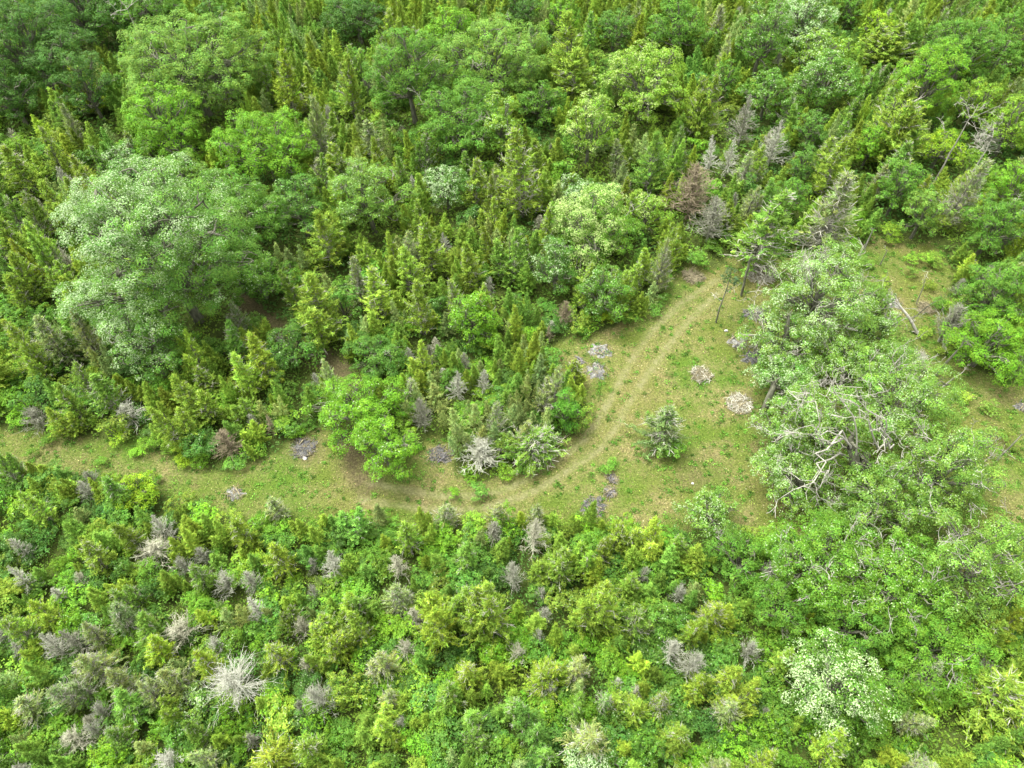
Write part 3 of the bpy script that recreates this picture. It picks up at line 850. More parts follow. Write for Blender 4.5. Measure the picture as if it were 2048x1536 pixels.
CED = {'olive': (0.188, 0.285, 0.034), 'green': (0.146, 0.266, 0.038), 'yellow': (0.205, 0.300, 0.030), 'grey': (0.205, 0.275, 0.080), 'dark': (0.10, 0.17, 0.03), 'ash': (0.185, 0.275, 0.08), 'soft': (0.13, 0.20, 0.055)}
NOTABLE = [  # px, py, w, h, proto, tint, label, landmark
    (1045, 360, 112, 150, 9, 'olive', 'tallest olive cedar with grey branches showing at its heart, middle wood', 'tallest olive cedar'),
    (1140, 120, 120, 130, 6, 'olive', 'broad olive cedar right of the great dome tree', 'broad upper cedar'),
    (1525, 465, 128, 150, 9, 'green', 'tall cedar on a bare trunk at the head of the track', 'tall head cedar'),
    (1668, 425, 120, 150, 13, 'grey', 'wide grey green cedar at the top of the clearing', 'wide clearing cedar'),
    (1660, 340, 80, 110, 3, 'olive', 'olive cedar rising behind the wide clearing cedar', None),
    (1770, 250, 130, 130, 5, 'olive', 'broad olive cedar right of the slim green tree', 'broad right cedar'),
    (1920, 400, 80, 120, 13, 'grey', 'grey green cedar behind the far edge of the right clearing', None),
    (1785, 85, 100, 70, 5, 'olive', 'flat topped olive cedar in front of the vivid lime tree', None),
    (650, 480, 90, 110, 6, 'olive', 'plump olive cedar right of the big silvery oak', 'plump cedar'),
    (640, 620, 110, 120, 6, 'olive', 'broad cedar leaning over the brown dirt path', 'path cedar'),
    (1060, 900, 120, 90, 8, 'green', 'broad cedar at the inside of the track bend', 'bend cedar'),
    (700, 180, 60, 100, 1, 'olive', 'slender olive cedar left of the twig fronted tree', None),
    (1970, 1400, 180, 160, 5, 'olive', 'wide olive cedar filling the lower right corner', 'lower right corner cedar'),
    (870, 1250, 100, 110, 6, 'yellow', 'large yellow olive cedar in the lower middle wood', 'large yellow cedar'),
    (990, 1230, 110, 120, 5, 'olive', 'bushy olive cedar beside a dark gap in the lower wood', 'bushy gap cedar'),
    (1200, 1220, 100, 110, 4, 'olive', 'broad olive cedar in the lower wood right of the bushy gap cedar', None),
    (1090, 1370, 90, 90, 5, 'yellow', 'yellow olive cedar near the bottom edge middle', 'bottom yellow cedar'),
    (555, 1020, 60, 60, 7, 'grey', 'grey olive cedar beside the small ash patch on the lane', None),
    (1330, 862, 108, 104, 7, 'soft', 'soft grey green half dead cedar alone in the clearing', 'lone half dead cedar'),
    (48, 345, 80, 96, 3, 'olive', 'olive cedar at the left edge between dark corner tree and silvery oak', 'left edge olive cedar'),
    (120, 420, 70, 90, 6, 'olive', 'bushy olive cedar left of the top of the big silvery oak', None),
    (52, 560, 80, 100, 4, 'olive', 'broad cedar near the left edge level with the middle of the silvery oak', 'broad left edge cedar'),
    (110, 690, 80, 100, 7, 'grey', 'grey green cedar left of the hanging silvery tree', 'grey cedar by the hanging tree'),
    (215, 790, 80, 90, 10, 'green', 'green cedar above the grass lane below the hanging silvery tree', 'lane side green cedar'),
    (385, 800, 80, 100, 6, 'olive', 'bushy olive cedar above the grass lane left of the rusty bush', 'bushy lane cedar'),
    (575, 180, 70, 110, 0, 'yellow', 'tall yellowish cedar between the round pale green and twig fronted trees', 'tall yellowish cedar'),
    (640, 260, 60, 100, 11, 'grey', 'twiggy grey green cedar below the tall yellowish cedar', None),
    (860, 500, 70, 110, 1, 'olive', 'slender olive cedar in the middle of the cedar wood', 'slender middle cedar'),
    (1020, 520, 66, 100, 2, 'green', 'green spire cedar left of the creamy flowering tree', 'green spire cedar'),
    (840, 620, 70, 100, 10, 'olive', 'olive cedar left of the lone bright green tree', None),
    (1420, 220, 80, 110, 5, 'olive', 'broad olive cedar left of the dark grey dead cedar', 'broad olive neighbour cedar'),
    (1300, 330, 80, 110, 6, 'green', 'green cedar behind the creamy flowering tree', None),
    (560, 1120, 70, 80, 10, 'yellow', 'yellow tipped cedar below the ash patch on the lane', 'yellow tipped cedar'),
    (190, 1120, 70, 80, 3, 'olive', 'olive cedar in the thicket left of the wide beige cedar', None),
    (560, 1310, 76, 80, 7, 'yellow', 'yellow cedar with grey twigs right of the star shaped dead tree', None),
    (1260, 1420, 80, 80, 6, 'olive', 'bushy olive cedar at the bottom edge right of centre', 'bottom olive cedar'),
    (1450, 1420, 76, 80, 7, 'grey', 'grey twiggy cedar left of the white flowering hawthorn', None),
    (60, 1420, 90, 90, 7, 'grey', 'wide grey green cedar in the bottom left corner', 'bottom left cedar'),
    (890, 1040, 60, 60, 8, 'grey', 'thin grey green cedar below the track bend', None),
]
for px, py, w, h, pi, tn, lab, lm in NOTABLE:
    x, y, zc, r, hz, d = solve(px, py, w, h)
    H = (zc + hz) * 1.12
    inst_cedar(x, y, r * 1.08, H, CEDARS[pi], rd.uniform(0, 6.28), CED[tn], lab)
    BASES.append((x, y, r * .85, H))
    VIEW.append((px, py, w / 2, h / 2, y))
    if lm:
        LM.append((lm, px, py))

# ------------------------------------------------------------------ clearing outline, fill of the wood
CLEAR = [(-120, 850), (60, 852), (150, 872), (250, 880), (350, 912), (440, 945), (500, 930), (560, 905), (610, 858), (650, 850), (700, 900), (820, 930),
         (860, 870), (905, 880), (925, 950), (960, 965), (1010, 948), (1090, 905), (1150, 872), (1170, 830), (1150, 770), (1110, 740),
         (1095, 690), (1170, 665), (1240, 655), (1290, 622), (1335, 575), (1355, 525), (1430, 520), (1500, 500), (1560, 520), (1640, 515), (1760, 470), (1880, 480),
         (1905, 560), (1900, 700), (1990, 760), (2200, 760), (2200, 1090), (2010, 1080), (1960, 1200), (1850, 1230), (1700, 1190), (1620, 1140), (1560, 1070),
         (1480, 1075), (1380, 1075), (1250, 1068), (1150, 1055), (1000, 1055), (900, 1062), (800, 1055), (680, 1052), (600, 1048), (480, 1036), (400, 1012), (330, 992),
         (230, 962), (110, 952), (-120, 948)]
PATH = [(480, 600), (530, 645), (590, 690), (640, 715), (680, 745), (705, 790), (712, 850), (715, 920), (735, 965)]
P_W = [at(*p) for p in PATH]
far_x = 118


def image_xy(x, y):
    px, py, _ = proj(x, y, 0)
    return px, py


rf = np.random.default_rng(5)
acc = [(b[0], b[1], b[2], 1.0) for b in BASES]
A_ = np.array([(b[0], b[1], b[2]) for b in BASES])
BIGA = np.array(BIG)
VW = np.array(VIEW)
fill = []
PTS = np.zeros((6000, 3)); npt = len(A_)
PTS[:npt] = A_


def try_add(x, y, R, kk=.60):
    global npt
    d = np.hypot(PTS[:npt, 0] - x, PTS[:npt, 1] - y)
    if np.any(d < (PTS[:npt, 2] + R) * kk):
        return False
    PTS[npt] = (x, y, R); npt += 1
    return True


darts = 36000
X = rf.uniform(-98, 98, darts); Y = rf.uniform(4, 128, darts)
PX, PY, DD = proj(X, Y, 2.0)
GX, GY, _ = proj(X, Y, 0.0)
inside = (PX > -70) & (PX < 2118) & (PY > -25) & (PY < 1610)
clear = in_poly(GX, GY, CLEAR)
pathd = seg_dist(np.stack([X, Y], 1), P_W)
def field(x, y):
    """Slow variation over the wood, so that plants of one tone grow in groups."""
    return .5 + .32 * math.sin(x * .21 + 1.3 * math.sin(y * .13)) + .30 * math.cos(y * .27 + 1.1 * math.sin(x * .17 + 2))


for i in range(darts):
    if not inside[i] or clear[i] or pathd[i] < 1.1:
        continue
    x, y, px, py = X[i], Y[i], PX[i], PY[i]
    small = 1.0 if i < darts * .72 else .62
    lower = py > 930
    if py < 120 or True:
        dB = np.hypot(BIGA[:, 0] - x, BIGA[:, 1] - y)
        if np.any(dB < BIGA[:, 2] * (.72 if not lower else .78)):
            continue
    u = rf.uniform()
    stand = 640 < px < 1130 and 640 < py < 900
    if small < 1 and py < 420:
        continue
    if lower:
        right = px > 1380
        ps = .36 if not right else .46
        if 600 < px < 1380 and py < 1120:
            ps = .36
        kind = 'shrub' if u < ps else ('dead' if u < ps + (.055 if px < 1100 else .03) else 'cedar')
    elif stand:
        kind = 'cedar' if u < .88 else ('shrub' if u < .94 else 'dead')
    else:
        kind = 'cedar' if u < .82 else ('shrub' if u < .97 else 'dead')
        if px < 130 and py > 560 and u > .6:
            kind = 'shrub'
    if kind == 'cedar':
        R = rf.uniform(.8, 1.6) * (.72 if stand else (.82 if lower else 1)) * small
        if rf.uniform() < .14:
            R *= 1.45
        H = R * rf.uniform(2.4, 5.0)
        H = min(max(H, 2.4), 6.4)
        if lower:
            H = min(H, 4.6)
        q = (rf.uniform() * .45 + field(x, y)) % 1
        if lower:
            tn = 'olive' if q < .36 else 'yellow' if q < .52 else 'grey' if q < .72 else 'green'
        elif stand:
            tn = 'grey' if q < .68 else 'green' if q < .8 else 'olive'
        elif py < 330:
            tn = 'olive' if q < .5 else 'yellow' if q < .57 else 'green' if q < .85 else 'grey'
        else:
            tn = 'olive' if q < .56 else 'yellow' if q < .62 else 'green' if q < .86 else 'grey'
        pi = rf.choice([7, 8, 9, 13, 8]) if (tn == 'grey' or rf.uniform() < .07) else rf.choice([10, 11]) if rf.uniform() < .22 else (rf.choice([0, 1, 2, 3]) if H / R > 3.4 else rf.choice([4, 5, 6, 3]))
        if stand and tn == 'grey':
            pi = rf.choice([12, 13, 8, 13, 9])
        kk = .42 if stand else (.50 if lower else .52)
    elif kind == 'shrub':
        R = rf.uniform(.8, 1.6) * (1.25 if not lower else 1.0) * small
        H = R * rf.uniform(1.3, 2.0)
        tn = rf.choice(['G', 'L', 'B', 'O', 'D', 'V'], p=[.24, .14, .20, .22, .06, .14])
        if px < 500 and py > 930 and tn == 'B':
            tn = 'L' if rf.uniform() < .5 else 'B'
        pi = rf.integers(0, len(SHRUBS))
        kk = .56
    else:
        R = rf.uniform(.5, 1.0); H = R * rf.uniform(2.4, 4.2)
        tn = 'grey'; pi = rf.choice([0, 1, 2, 4]); kk = .55
    hid = False
    for zf in (1.0, .75):
        tx, ty, _ = proj(x, y, H * zf)
        q = ((tx - VW[:, 0]) / (VW[:, 2] + 4)) ** 2 + ((ty - VW[:, 1]) / (VW[:, 3] + 2)) ** 2
        hid = hid or bool(np.any((q < np.where(VW[:, 2] < 60, 1.05, .72)) & (VW[:, 4] > y - .5)))
    if hid or not try_add(x, y, R, kk):
        continue
    fill.append(dict(x=x, y=y, R=R, H=H, kind=kind, tn=tn, pi=int(pi), px=px, py=py, s=R * H ** .5 / DD[i]))

# low scrub on the rims of the clearing (placed where the photograph shows it)
SCRUB = [(40, 830, 60, 'L'), (130, 855, 60, 'L'), (170, 840, 50, 'K'), (230, 868, 60, 'Y'), (320, 890, 70, 'L'), (370, 900, 60, 'Y'), (400, 915, 50, 'L'),
         (20, 770, 60, 'L'), (25, 640, 70, 'L'), (470, 930, 50, 'G'), (360, 925, 40, 'Y'), (1010, 940, 50, 'L'), (940, 950, 40, 'L'), (1050, 925, 46, 'G'),
         (1180, 655, 50, 'L'), (1210, 640, 44, 'Y'), (1385, 520, 60, 'G'), (1350, 500, 60, 'L'), (1420, 500, 50, 'G'), (1220, 932, 40, 'G'),
         (1160, 670, 40, 'G'), (950, 985, 50, 'B'), (1265, 640, 44, 'G'), (620, 850, 40, 'G'), (590, 870, 40, 'L'), (1330, 900, 70, 'G'),
         (90, 880, 40, 'L'), (280, 905, 40, 'L'), (905, 985, 30, 'L'), (1330, 600, 34, 'G'), (1660, 515, 50, 'K'), (1780, 470, 60, 'K'), (1840, 520, 50, 'K'),
         (1700, 490, 50, 'L'), (1310, 620, 40, 'G'), (1450, 470, 60, 'G'),
         (1690, 545, 30, 'O'), (1730, 525, 34, 'P'), (1770, 560, 30, 'O'), (1820, 545, 36, 'P'), (1860, 570, 34, 'O'), (1880, 610, 40, 'G'), (1850, 665, 34, 'O'),
         (1815, 700, 40, 'P'), (1895, 700, 40, 'O'), (1930, 790, 40, 'O'), (1985, 820, 44, 'P'), (2020, 880, 44, 'O'), (1870, 520, 44, 'O'), (1620, 530, 30, 'O'), (60, 905, 26, 'V'), (200, 925, 30, 'V'), (310, 955, 26, 'V')]
scrub = []
for px, py, w, tn in SCRUB:
    x, y = at(px, py, .5)
    _, _, d = proj(x, y, .5)
    R = w / 2 * d / FPX
    scrub.append(dict(x=x, y=y, R=R, H=max(.8, R * 1.1), kind='scrub', tn=tn, pi=int(rf.integers(0, len(SHRUBS))), px=px, py=py, s=R / d))

# ------------------------------------------------------------------ which are objects, which are joined; names for each
LM += [('burnt patch by the track', 608, 897), ('ash patch below the clearing', 1215, 970), ('grey ash beds', 1185, 735), ('straw heap', 1385, 552)]
ORD = ['first', 'second', 'third', 'fourth', 'fifth', 'sixth', 'seventh', 'eighth', 'ninth', 'tenth', 'eleventh', 'twelfth', 'thirteenth', 'fourteenth', 'fifteenth', 'sixteenth', 'seventeenth', 'eighteenth', 'nineteenth', 'twentieth', 'twenty-first', 'twenty-second', 'twenty-third', 'twenty-fourth', 'twenty-fifth', 'twenty-sixth', 'twenty-seventh', 'twenty-eighth', 'twenty-ninth', 'thirtieth']
DIRS = ['right', 'up and right', 'up', 'up and left', 'left', 'down and left', 'down', 'down and right']
lmxy = np.array([(a, b) for _, a, b in LM], float)
CW = {'olive': 'olive', 'green': 'dull green', 'yellow': 'yellowish', 'grey': 'grey green', 'dark': 'dark'}
SW = {'O': 'olive green', 'V': 'green', 'P': 'pale green', 'G': 'mid green', 'L': 'bright green', 'B': 'bluish green', 'K': 'pale lime', 'D': 'deep green', 'Y': 'yellow green'}


def in_frame(f):
    return -25 < f['px'] < 2073 and -10 < f['py'] < 1550


allf = sorted(fill + scrub, key=lambda f: -f['s'])
count = {'cedar': len(NOTABLE), 'shrub': 0, 'dead': 0}
named, far = [], []
for f in allf:
    k = 'shrub' if f['kind'] == 'scrub' else f['kind']
    if in_frame(f) and count[k] < 298:
        count[k] += 1
        named.append(f)
    else:
        far.append(f)
for f in allf:
    d = np.hypot(lmxy[:, 0] - f['px'], (lmxy[:, 1] - f['py']) * 1.15)
    j = int(np.argmin(d))
    ang = math.degrees(math.atan2(-(f['py'] - lmxy[j, 1]), f['px'] - lmxy[j, 0])) % 360
    f['lm'], f['dir'], f['dist'] = j, int(((ang + 22.5) % 360) // 45), float(d[j])
rank = {}
for f in sorted(allf, key=lambda f: f['dist']):
    key = ('shrub' if f['kind'] == 'scrub' else f['kind'], f['lm'], f['dir'])
    rank[key] = rank.get(key, -1) + 1
    f['rank'] = rank[key]


def label_of(f):
    if f['kind'] == 'cedar':
        big = 'tall' if f['H'] / f['R'] > 4.0 else ('broad' if f['R'] > 1.6 else ('small' if f['R'] < 1.15 else 'bushy'))
        noun = f"{big} {CW[f['tn']]} cedar"
    elif f['kind'] == 'shrub':
        big = 'large' if f['R'] > 1.5 else ('small' if f['R'] < 1.15 else 'rounded')
        noun = f"{big} {SW[f['tn']]} shrub"
    elif f['kind'] == 'scrub':
        noun = f"low {SW[f['tn']]} shrub"
    else:
        noun = 'bare grey dead cedar'
    return f"{noun}, {ORD[min(f['rank'], 29)]} {DIRS[f['dir']]} from the {LM[f['lm']][0]}"


def tinted(base, rng, v=.17, h=.055):
    k = math.exp(rng.normal(0, v)); g = rng.normal(0, h)
    return (base[0] * k * (1 + g), base[1] * k, base[2] * k * (1 - g))


rn = np.random.default_rng(77)
for f in named:
    rz = rn.uniform(0, 6.28)
    lab = label_of(f)
    if f['kind'] == 'cedar':
        inst_cedar(f['x'], f['y'], f['R'], f['H'], CEDARS[f['pi']], rz, tinted(CED[f['tn']], rn), lab, 'cedars of the wood', lean=(rn.normal(0, .075), rn.normal(0, .075)))
    elif f['kind'] in ('shrub', 'scrub'):
        inst_shrub(f['x'], f['y'], f['R'], f['H'], SHRUBS[f['pi']], rz, tinted(PAL[f['tn']], rn), lab, 'leafy shrubs of the wood')
    else:
        tint = [GREY, BEIGE, DKGREY, WHITE][int(rn.choice(4, p=[.5, .2, .2, .1]))]
        inst_dead(f['x'], f['y'], f['R'], f['H'], DEADS[f['pi']], rz, tint, lab, 'dead trees among the cedars', lean=(rn.normal(0, .05), rn.normal(0, .05)))

rq = np.random.default_rng(61)
for _ in range(1150):
    yy_ = rq.uniform(8, 60)
    x, y = rq.uniform(-1, 1) * (24 + yy_ * .8), yy_
    px, py, _d = proj(x, y, 1)
    gx_, gy_, _d = proj(x, y, 0)
    if not (-40 < px < 2090 and 600 < py < 1600) or in_poly(gx_, gy_, CLEAR)[0] or seg_dist(np.array([[x, y]]), P_W)[0] < 1.6:
        continue
    R = rq.uniform(.9, 1.6)
    if np.any((np.hypot(BIGA[:, 0] - x, BIGA[:, 1] - y) < .5 * BIGA[:, 2]) & (BIGA[:, 2] > 2)):
        continue
    gx2, gy2, _d = proj(x, y - R * .8, 0)
    if in_poly(gx2, gy2, CLEAR)[0]:
        continue
    far.append(dict(x=x, y=y, R=R, H=R * rq.uniform(.9, 1.3), kind='scrub', tn=rq.choice(['G', 'L', 'B', 'D', 'K']), pi=int(rq.integers(0, len(SHRUBS)))))

# the remainder (past 300 of a kind) as one mass per kind: points that carry a form each
def mass_object(name, items, protos, pal, cat_label, rng):
    src = bpy.data.collections.new(name + '_forms')
    for i, p in enumerate(protos):
        o = bpy.data.objects.new(f'{name}_form.{i:03d}', p.mass)
        src.objects.link(o)
    n = len(items)
    me = bpy.data.meshes.new(name)
    me.from_pydata([(f['x'], f['y'], 0.0) for f in items], [], [])
    def put(nm, typ, key, vals):
        at_ = me.attributes.new(nm, typ, 'POINT')
        at_.data.foreach_set(key, np.asarray(vals).ravel())
    put('form', 'INT', 'value', np.array([f['pi'] for f in items], np.int32))
    put('turn', 'FLOAT_VECTOR', 'vector', np.array([(rng.normal(0, .07), rng.normal(0, .07), rng.uniform(0, 6.28)) for f in items], np.float32))
    put('size', 'FLOAT_VECTOR', 'vector', np.array([(f['R'] / protos[f['pi']].R, f['R'] / protos[f['pi']].R, f['H'] / protos[f['pi']].H) for f in items], np.float32))
    put('tint', 'FLOAT_COLOR', 'color', np.array([(*tinted(pal[f['tn']], rng), 1) for f in items], np.float32))
    o = link(name, me)
    ng = bpy.data.node_groups.new(name, 'GeometryNodeTree')
    ng.interface.new_socket('Geometry', in_out='INPUT', socket_type='NodeSocketGeometry')
    ng.interface.new_socket('Geometry', in_out='OUTPUT', socket_type='NodeSocketGeometry')
    N, L = ng.nodes, ng.links.new
    gi, go = N.new('NodeGroupInput'), N.new('NodeGroupOutput')
    ip = N.new('GeometryNodeInstanceOnPoints')
    ci = N.new('GeometryNodeCollectionInfo')
    ci.inputs['Collection'].default_value = src
    ci.inputs['Separate Children'].default_value = True
    ci.inputs['Reset Children'].default_value = True
    def named(nm, typ):
        q = N.new('GeometryNodeInputNamedAttribute'); q.data_type = typ
        q.inputs['Name'].default_value = nm
        return q.outputs['Attribute']
    ip.inputs['Pick Instance'].default_value = True
    er = N.new('FunctionNodeEulerToRotation')
    L(gi.outputs[0], ip.inputs['Points']); L(ci.outputs[0], ip.inputs['Instance'])
    L(named('form', 'INT'), ip.inputs['Instance Index'])
    L(named('turn', 'FLOAT_VECTOR'), er.inputs[0]); L(er.outputs[0], ip.inputs['Rotation'])
    L(named('size', 'FLOAT_VECTOR'), ip.inputs['Scale'])
    L(ip.outputs[0], go.inputs[0])
    md = o.modifiers.new('forms', 'NODES'); md.node_group = ng
    return tag(o, cat_label, 'woodland', None, 'stuff')


mass_object('cedar_woodland', [f for f in far if f['kind'] == 'cedar'], CEDARS, CED, 'mass of smaller far olive cedars closing up the wood beyond the nearer ones', rn)
mass_object('shrub_thicket', [f for f in far if f['kind'] in ('shrub', 'scrub')], SHRUBS, PAL, 'thicket of leafy shrubs filling the wood between the larger trees', rn)
print('fill', len(fill), 'named', {k: count[k] for k in count}, 'far', len(far))

# ------------------------------------------------------------------ ground, lane, wheel track
def mask_noise(P, scale, rng, n=60):
    """Cheap smooth value noise (sum of plane waves)."""
    out = np.zeros(len(P))
    for _ in range(n):
        a = rng.uniform(0, 6.28); k = scale * rng.uniform(.5, 2)
        out += np.cos((P[:, 0] * math.cos(a) + P[:, 1] * math.sin(a)) * k + rng.uniform(0, 6.28))
    return out / math.sqrt(n / 2)


RUT1 = [(740, 965), (830, 985), (920, 996), (1000, 982), (1056, 958), (1124, 913), (1160, 890), (1198, 842), (1225, 790), (1262, 722), (1300, 664), (1365, 605), (1435, 558)]
RUT2 = [(720, 1000), (830, 1018), (930, 1022), (988, 1012), (1066, 985), (1115, 955), (1180, 912), (1218, 880), (1245, 830), (1268, 790), (1302, 740), (1340, 686), (1392, 625), (1450, 575)]
BARE = [(690, 870), (705, 920), (730, 965), (780, 985), (850, 1002), (930, 1015), (1000, 1008)]
BLOTS = [(608, 897, 40, 'soil'), (880, 912, 40, 'straw'), (870, 960, 45, 'straw'), (850, 1010, 50, 'straw'), (1190, 700, 50, 'straw'), (1175, 745, 45, 'straw'),
         (1215, 960, 34, 'straw'), (1210, 1000, 46, 'straw'), (1385, 552, 30, 'straw'), (1260, 900, 40, 'straw'), (1280, 830, 40, 'straw'), (1330, 760, 36, 'straw'),
         (1450, 810, 60, 'straw'), (1520, 850, 60, 'soil'), (1400, 960, 50, 'soil'),
         (1510, 560, 40, 'straw'), (1850, 615, 30, 'straw'), (1480, 690, 40, 'soil'), (1580, 690, 60, 'soil'), (1780, 610, 40, 'straw'), (1520, 640, 40, 'soil'),
         (1640, 940, 70, 'soil'), (1500, 1040, 40, 'straw'), (470, 985, 24, 'straw'), (330, 945, 30, 'straw'), (100, 905, 30, 'straw'), (1220, 660, 30, 'straw'),
         (1990, 880, 40, 'soil'), (2040, 670, 30, 'straw'), (2040, 815, 24, 'straw'), (1650, 560, 50, 'soil'), (1320, 1000, 40, 'straw'), (720, 1010, 40, 'straw'), (1260, 1040, 40, 'straw')]


def smooth_line(pts):
    W = np.array([at(*p) for p in pts])
    for _ in range(2):                       # corner cutting
        W = np.concatenate([W[:1], np.stack([W[:-1] * .75 + W[1:] * .25, W[:-1] * .25 + W[1:] * .75], 1).reshape(-1, 2), W[-1:]])
    return W


def ground_weights(P):
    """Columns: wood litter, straw, soil, rut, lushness."""
    rng = np.random.default_rng(99)
    px, py, _ = proj(P[:, 0], P[:, 1], 0.0)
    near = (P[:, 1] > 5) & (P[:, 1] < 130) & (np.abs(P[:, 0]) < 130)
    n1 = mask_noise(P, 1.1, rng); n2 = mask_noise(P, .45, rng)
    ins = in_poly(px + n1 * 7, py + n2 * 6, CLEAR) & near
    wood = np.where(ins, 0.0, 1.0)
    straw = np.clip(.26 + .22 * n1, 0, 1) * (1 - wood)
    soil = np.zeros(len(P)) + np.clip(seg_dist(P, P_W) * -.9 + 1.7, 0, 1)
    soil = np.maximum(soil, np.clip(1.15 - seg_dist(P, [at(*p) for p in BARE]) / 1.3, 0, 1) * .35)
    for bx, by, br, k in BLOTS:
        c = np.array(at(bx, by)); _, _, d = proj(c[0], c[1], 0)
        R = br * d / FPX
        q = np.clip(1.25 - np.linalg.norm(P - c, axis=1) / R + .22 * n1, 0, 1)
        if k == 'straw':
            straw = np.maximum(straw, q)
        else:
            soil = np.maximum(soil, q * .55)
    lane = seg_dist(P, [at(*p) for p in [(850, 1000), (980, 998), (1120, 935), (1190, 880), (1250, 790), (1310, 700), (1440, 565)]])
    straw = np.maximum(straw, np.clip(1.3 - lane / 2.4 + .22 * n1, 0, .62))
    rut = np.maximum(np.clip(1.35 - seg_dist(P, smooth_line(RUT1)) / .36 + .12 * n1, 0, 1), np.clip(1.35 - seg_dist(P, smooth_line(RUT2)) / .36 + .12 * n1, 0, 1))
    lush = np.clip(.45 + .25 * n2, 0, 1)
    lush = np.where((px < 620) & ~(wood > .5), np.clip(lush + .4, 0, 1), lush)
    return np.stack([wood, np.clip(straw, 0, 1), np.clip(soil, 0, 1)], 1), np.stack([rut, lush, np.zeros(len(P))], 1)


def ground_material():
    m, nt, out = node_mat('ground_cover')
    L = nt.links.new
    geo = nt.nodes.new('ShaderNodeNewGeometry')
    a = attr(nt, 'zone'); b = attr(nt, 'zone_b')
    sa = nt.nodes.new('ShaderNodeSeparateColor'); sb = nt.nodes.new('ShaderNodeSeparateColor')
    L(a.outputs['Color'], sa.inputs[0]); L(b.outputs['Color'], sb.inputs[0])

    def noise(scale, detail=6, rough=.65):
        n = nt.nodes.new('ShaderNodeTexNoise')
        n.inputs['Scale'].default_value = scale; n.inputs['Detail'].default_value = detail; n.inputs['Roughness'].default_value = rough
        L(geo.outputs['Position'], n.inputs['Vector'])
        return n.outputs['Fac']

    def ramp(fac, stops):
        r = nt.nodes.new('ShaderNodeValToRGB')
        els = r.color_ramp.elements
        while len(els) < len(stops):
            els.new(.5)
        for e, (p, c) in zip(els, stops):
            e.position = p; e.color = (*c, 1)
        L(fac, r.inputs[0])
        return r.outputs[0]

    def mix(fac, c1, c2):
        x = nt.nodes.new('ShaderNodeMix'); x.data_type = 'RGBA'
        L(fac, x.inputs[0]); L(c1, x.inputs[6]); L(c2, x.inputs[7])
        return x.outputs[2]

    def math_(op, u, v):
        x = nt.nodes.new('ShaderNodeMath'); x.operation = op; x.use_clamp = True
        for i, q in enumerate((u, v)):
            if isinstance(q, (int, float)):
                x.inputs[i].default_value = q
            else:
                L(q, x.inputs[i])
        return x.outputs[0]

    fine = noise(5.5, 8, .85)
    mid = noise(1.3, 8, .78)
    big = noise(.25, 4, .6)
    grass = mix(sb.outputs[1], ramp(fine, [(.34, (.030, .040, .010)), (.5, (.095, .105, .022)), (.66, (.20, .19, .065))]),
                ramp(fine, [(.34, (.022, .045, .008)), (.5, (.065, .11, .014)), (.68, (.14, .18, .035))]))
    straw = ramp(fine, [(.34, (.055, .046, .022)), (.5, (.18, .14, .07)), (.66, (.38, .30, .17))])
    soil = ramp(fine, [(.34, (.028, .021, .013)), (.5, (.085, .064, .038)), (.68, (.20, .155, .10))])
    litter = ramp(mid, [(.3, (.030, .034, .012)), (.55, (.06, .075, .018)), (.75, (.09, .10, .03))])
    rutc = ramp(fine, [(.3, (.085, .075, .042)), (.5, (.18, .158, .095)), (.7, (.30, .265, .17))])
    speck = math_('MULTIPLY', math_('SUBTRACT', mid, .42), 5.0)
    patch = noise(.75, 9, .85)
    brown = ramp(fine, [(.34, (.045, .036, .016)), (.5, (.135, .105, .050)), (.68, (.27, .215, .12))])
    grass = mix(math_('MULTIPLY', math_('SUBTRACT', patch, .51), 7.0), grass, brown)
    c = mix(math_('MULTIPLY', sa.outputs[1], math_('ADD', speck, .35)), grass, straw)
    c = mix(sa.outputs[0], c, litter)
    c = mix(math_('MULTIPLY', sa.outputs[2], math_('ADD', speck, .55)), c, soil)
    c = mix(math_('MULTIPLY', sb.outputs[0], math_('ADD', math_('MULTIPLY', math_('SUBTRACT', mid, .44), 4.0), .22)), c, rutc)
    p = nt.nodes.new('ShaderNodeBsdfPrincipled'); p.inputs['Roughness'].default_value = .95
    p.inputs['Specular IOR Level'].default_value = .1
    bm = nt.nodes.new('ShaderNodeBump'); bm.inputs['Strength'].default_value = .8; bm.inputs['Distance'].default_value = .08
    L(fine, bm.inputs['Height']); L(bm.outputs[0], p.inputs['Normal'])
    dk = nt.nodes.new('ShaderNodeMix'); dk.data_type = 'RGBA'; dk.blend_type = 'MULTIPLY'; dk.inputs[0].default_value = 1.0
    dk.inputs[7].default_value = (.64, .72, .55, 1)
    L(c, dk.inputs[6])
    L(dk.outputs[2], p.inputs['Base Color']); L(p.outputs[0], out.inputs['Surface'])
    return m


M_GROUND = ground_material()


def zone_attrs(me, P):
    A, B = ground_weights(P)
    for nm, W in (('zone', A), ('zone_b', B)):
        ca = me.color_attributes.new(nm, 'FLOAT_COLOR', 'POINT')
        ca.data.foreach_set('color', np.concatenate([W, np.ones((len(W), 1))], 1).astype(np.float32).ravel())


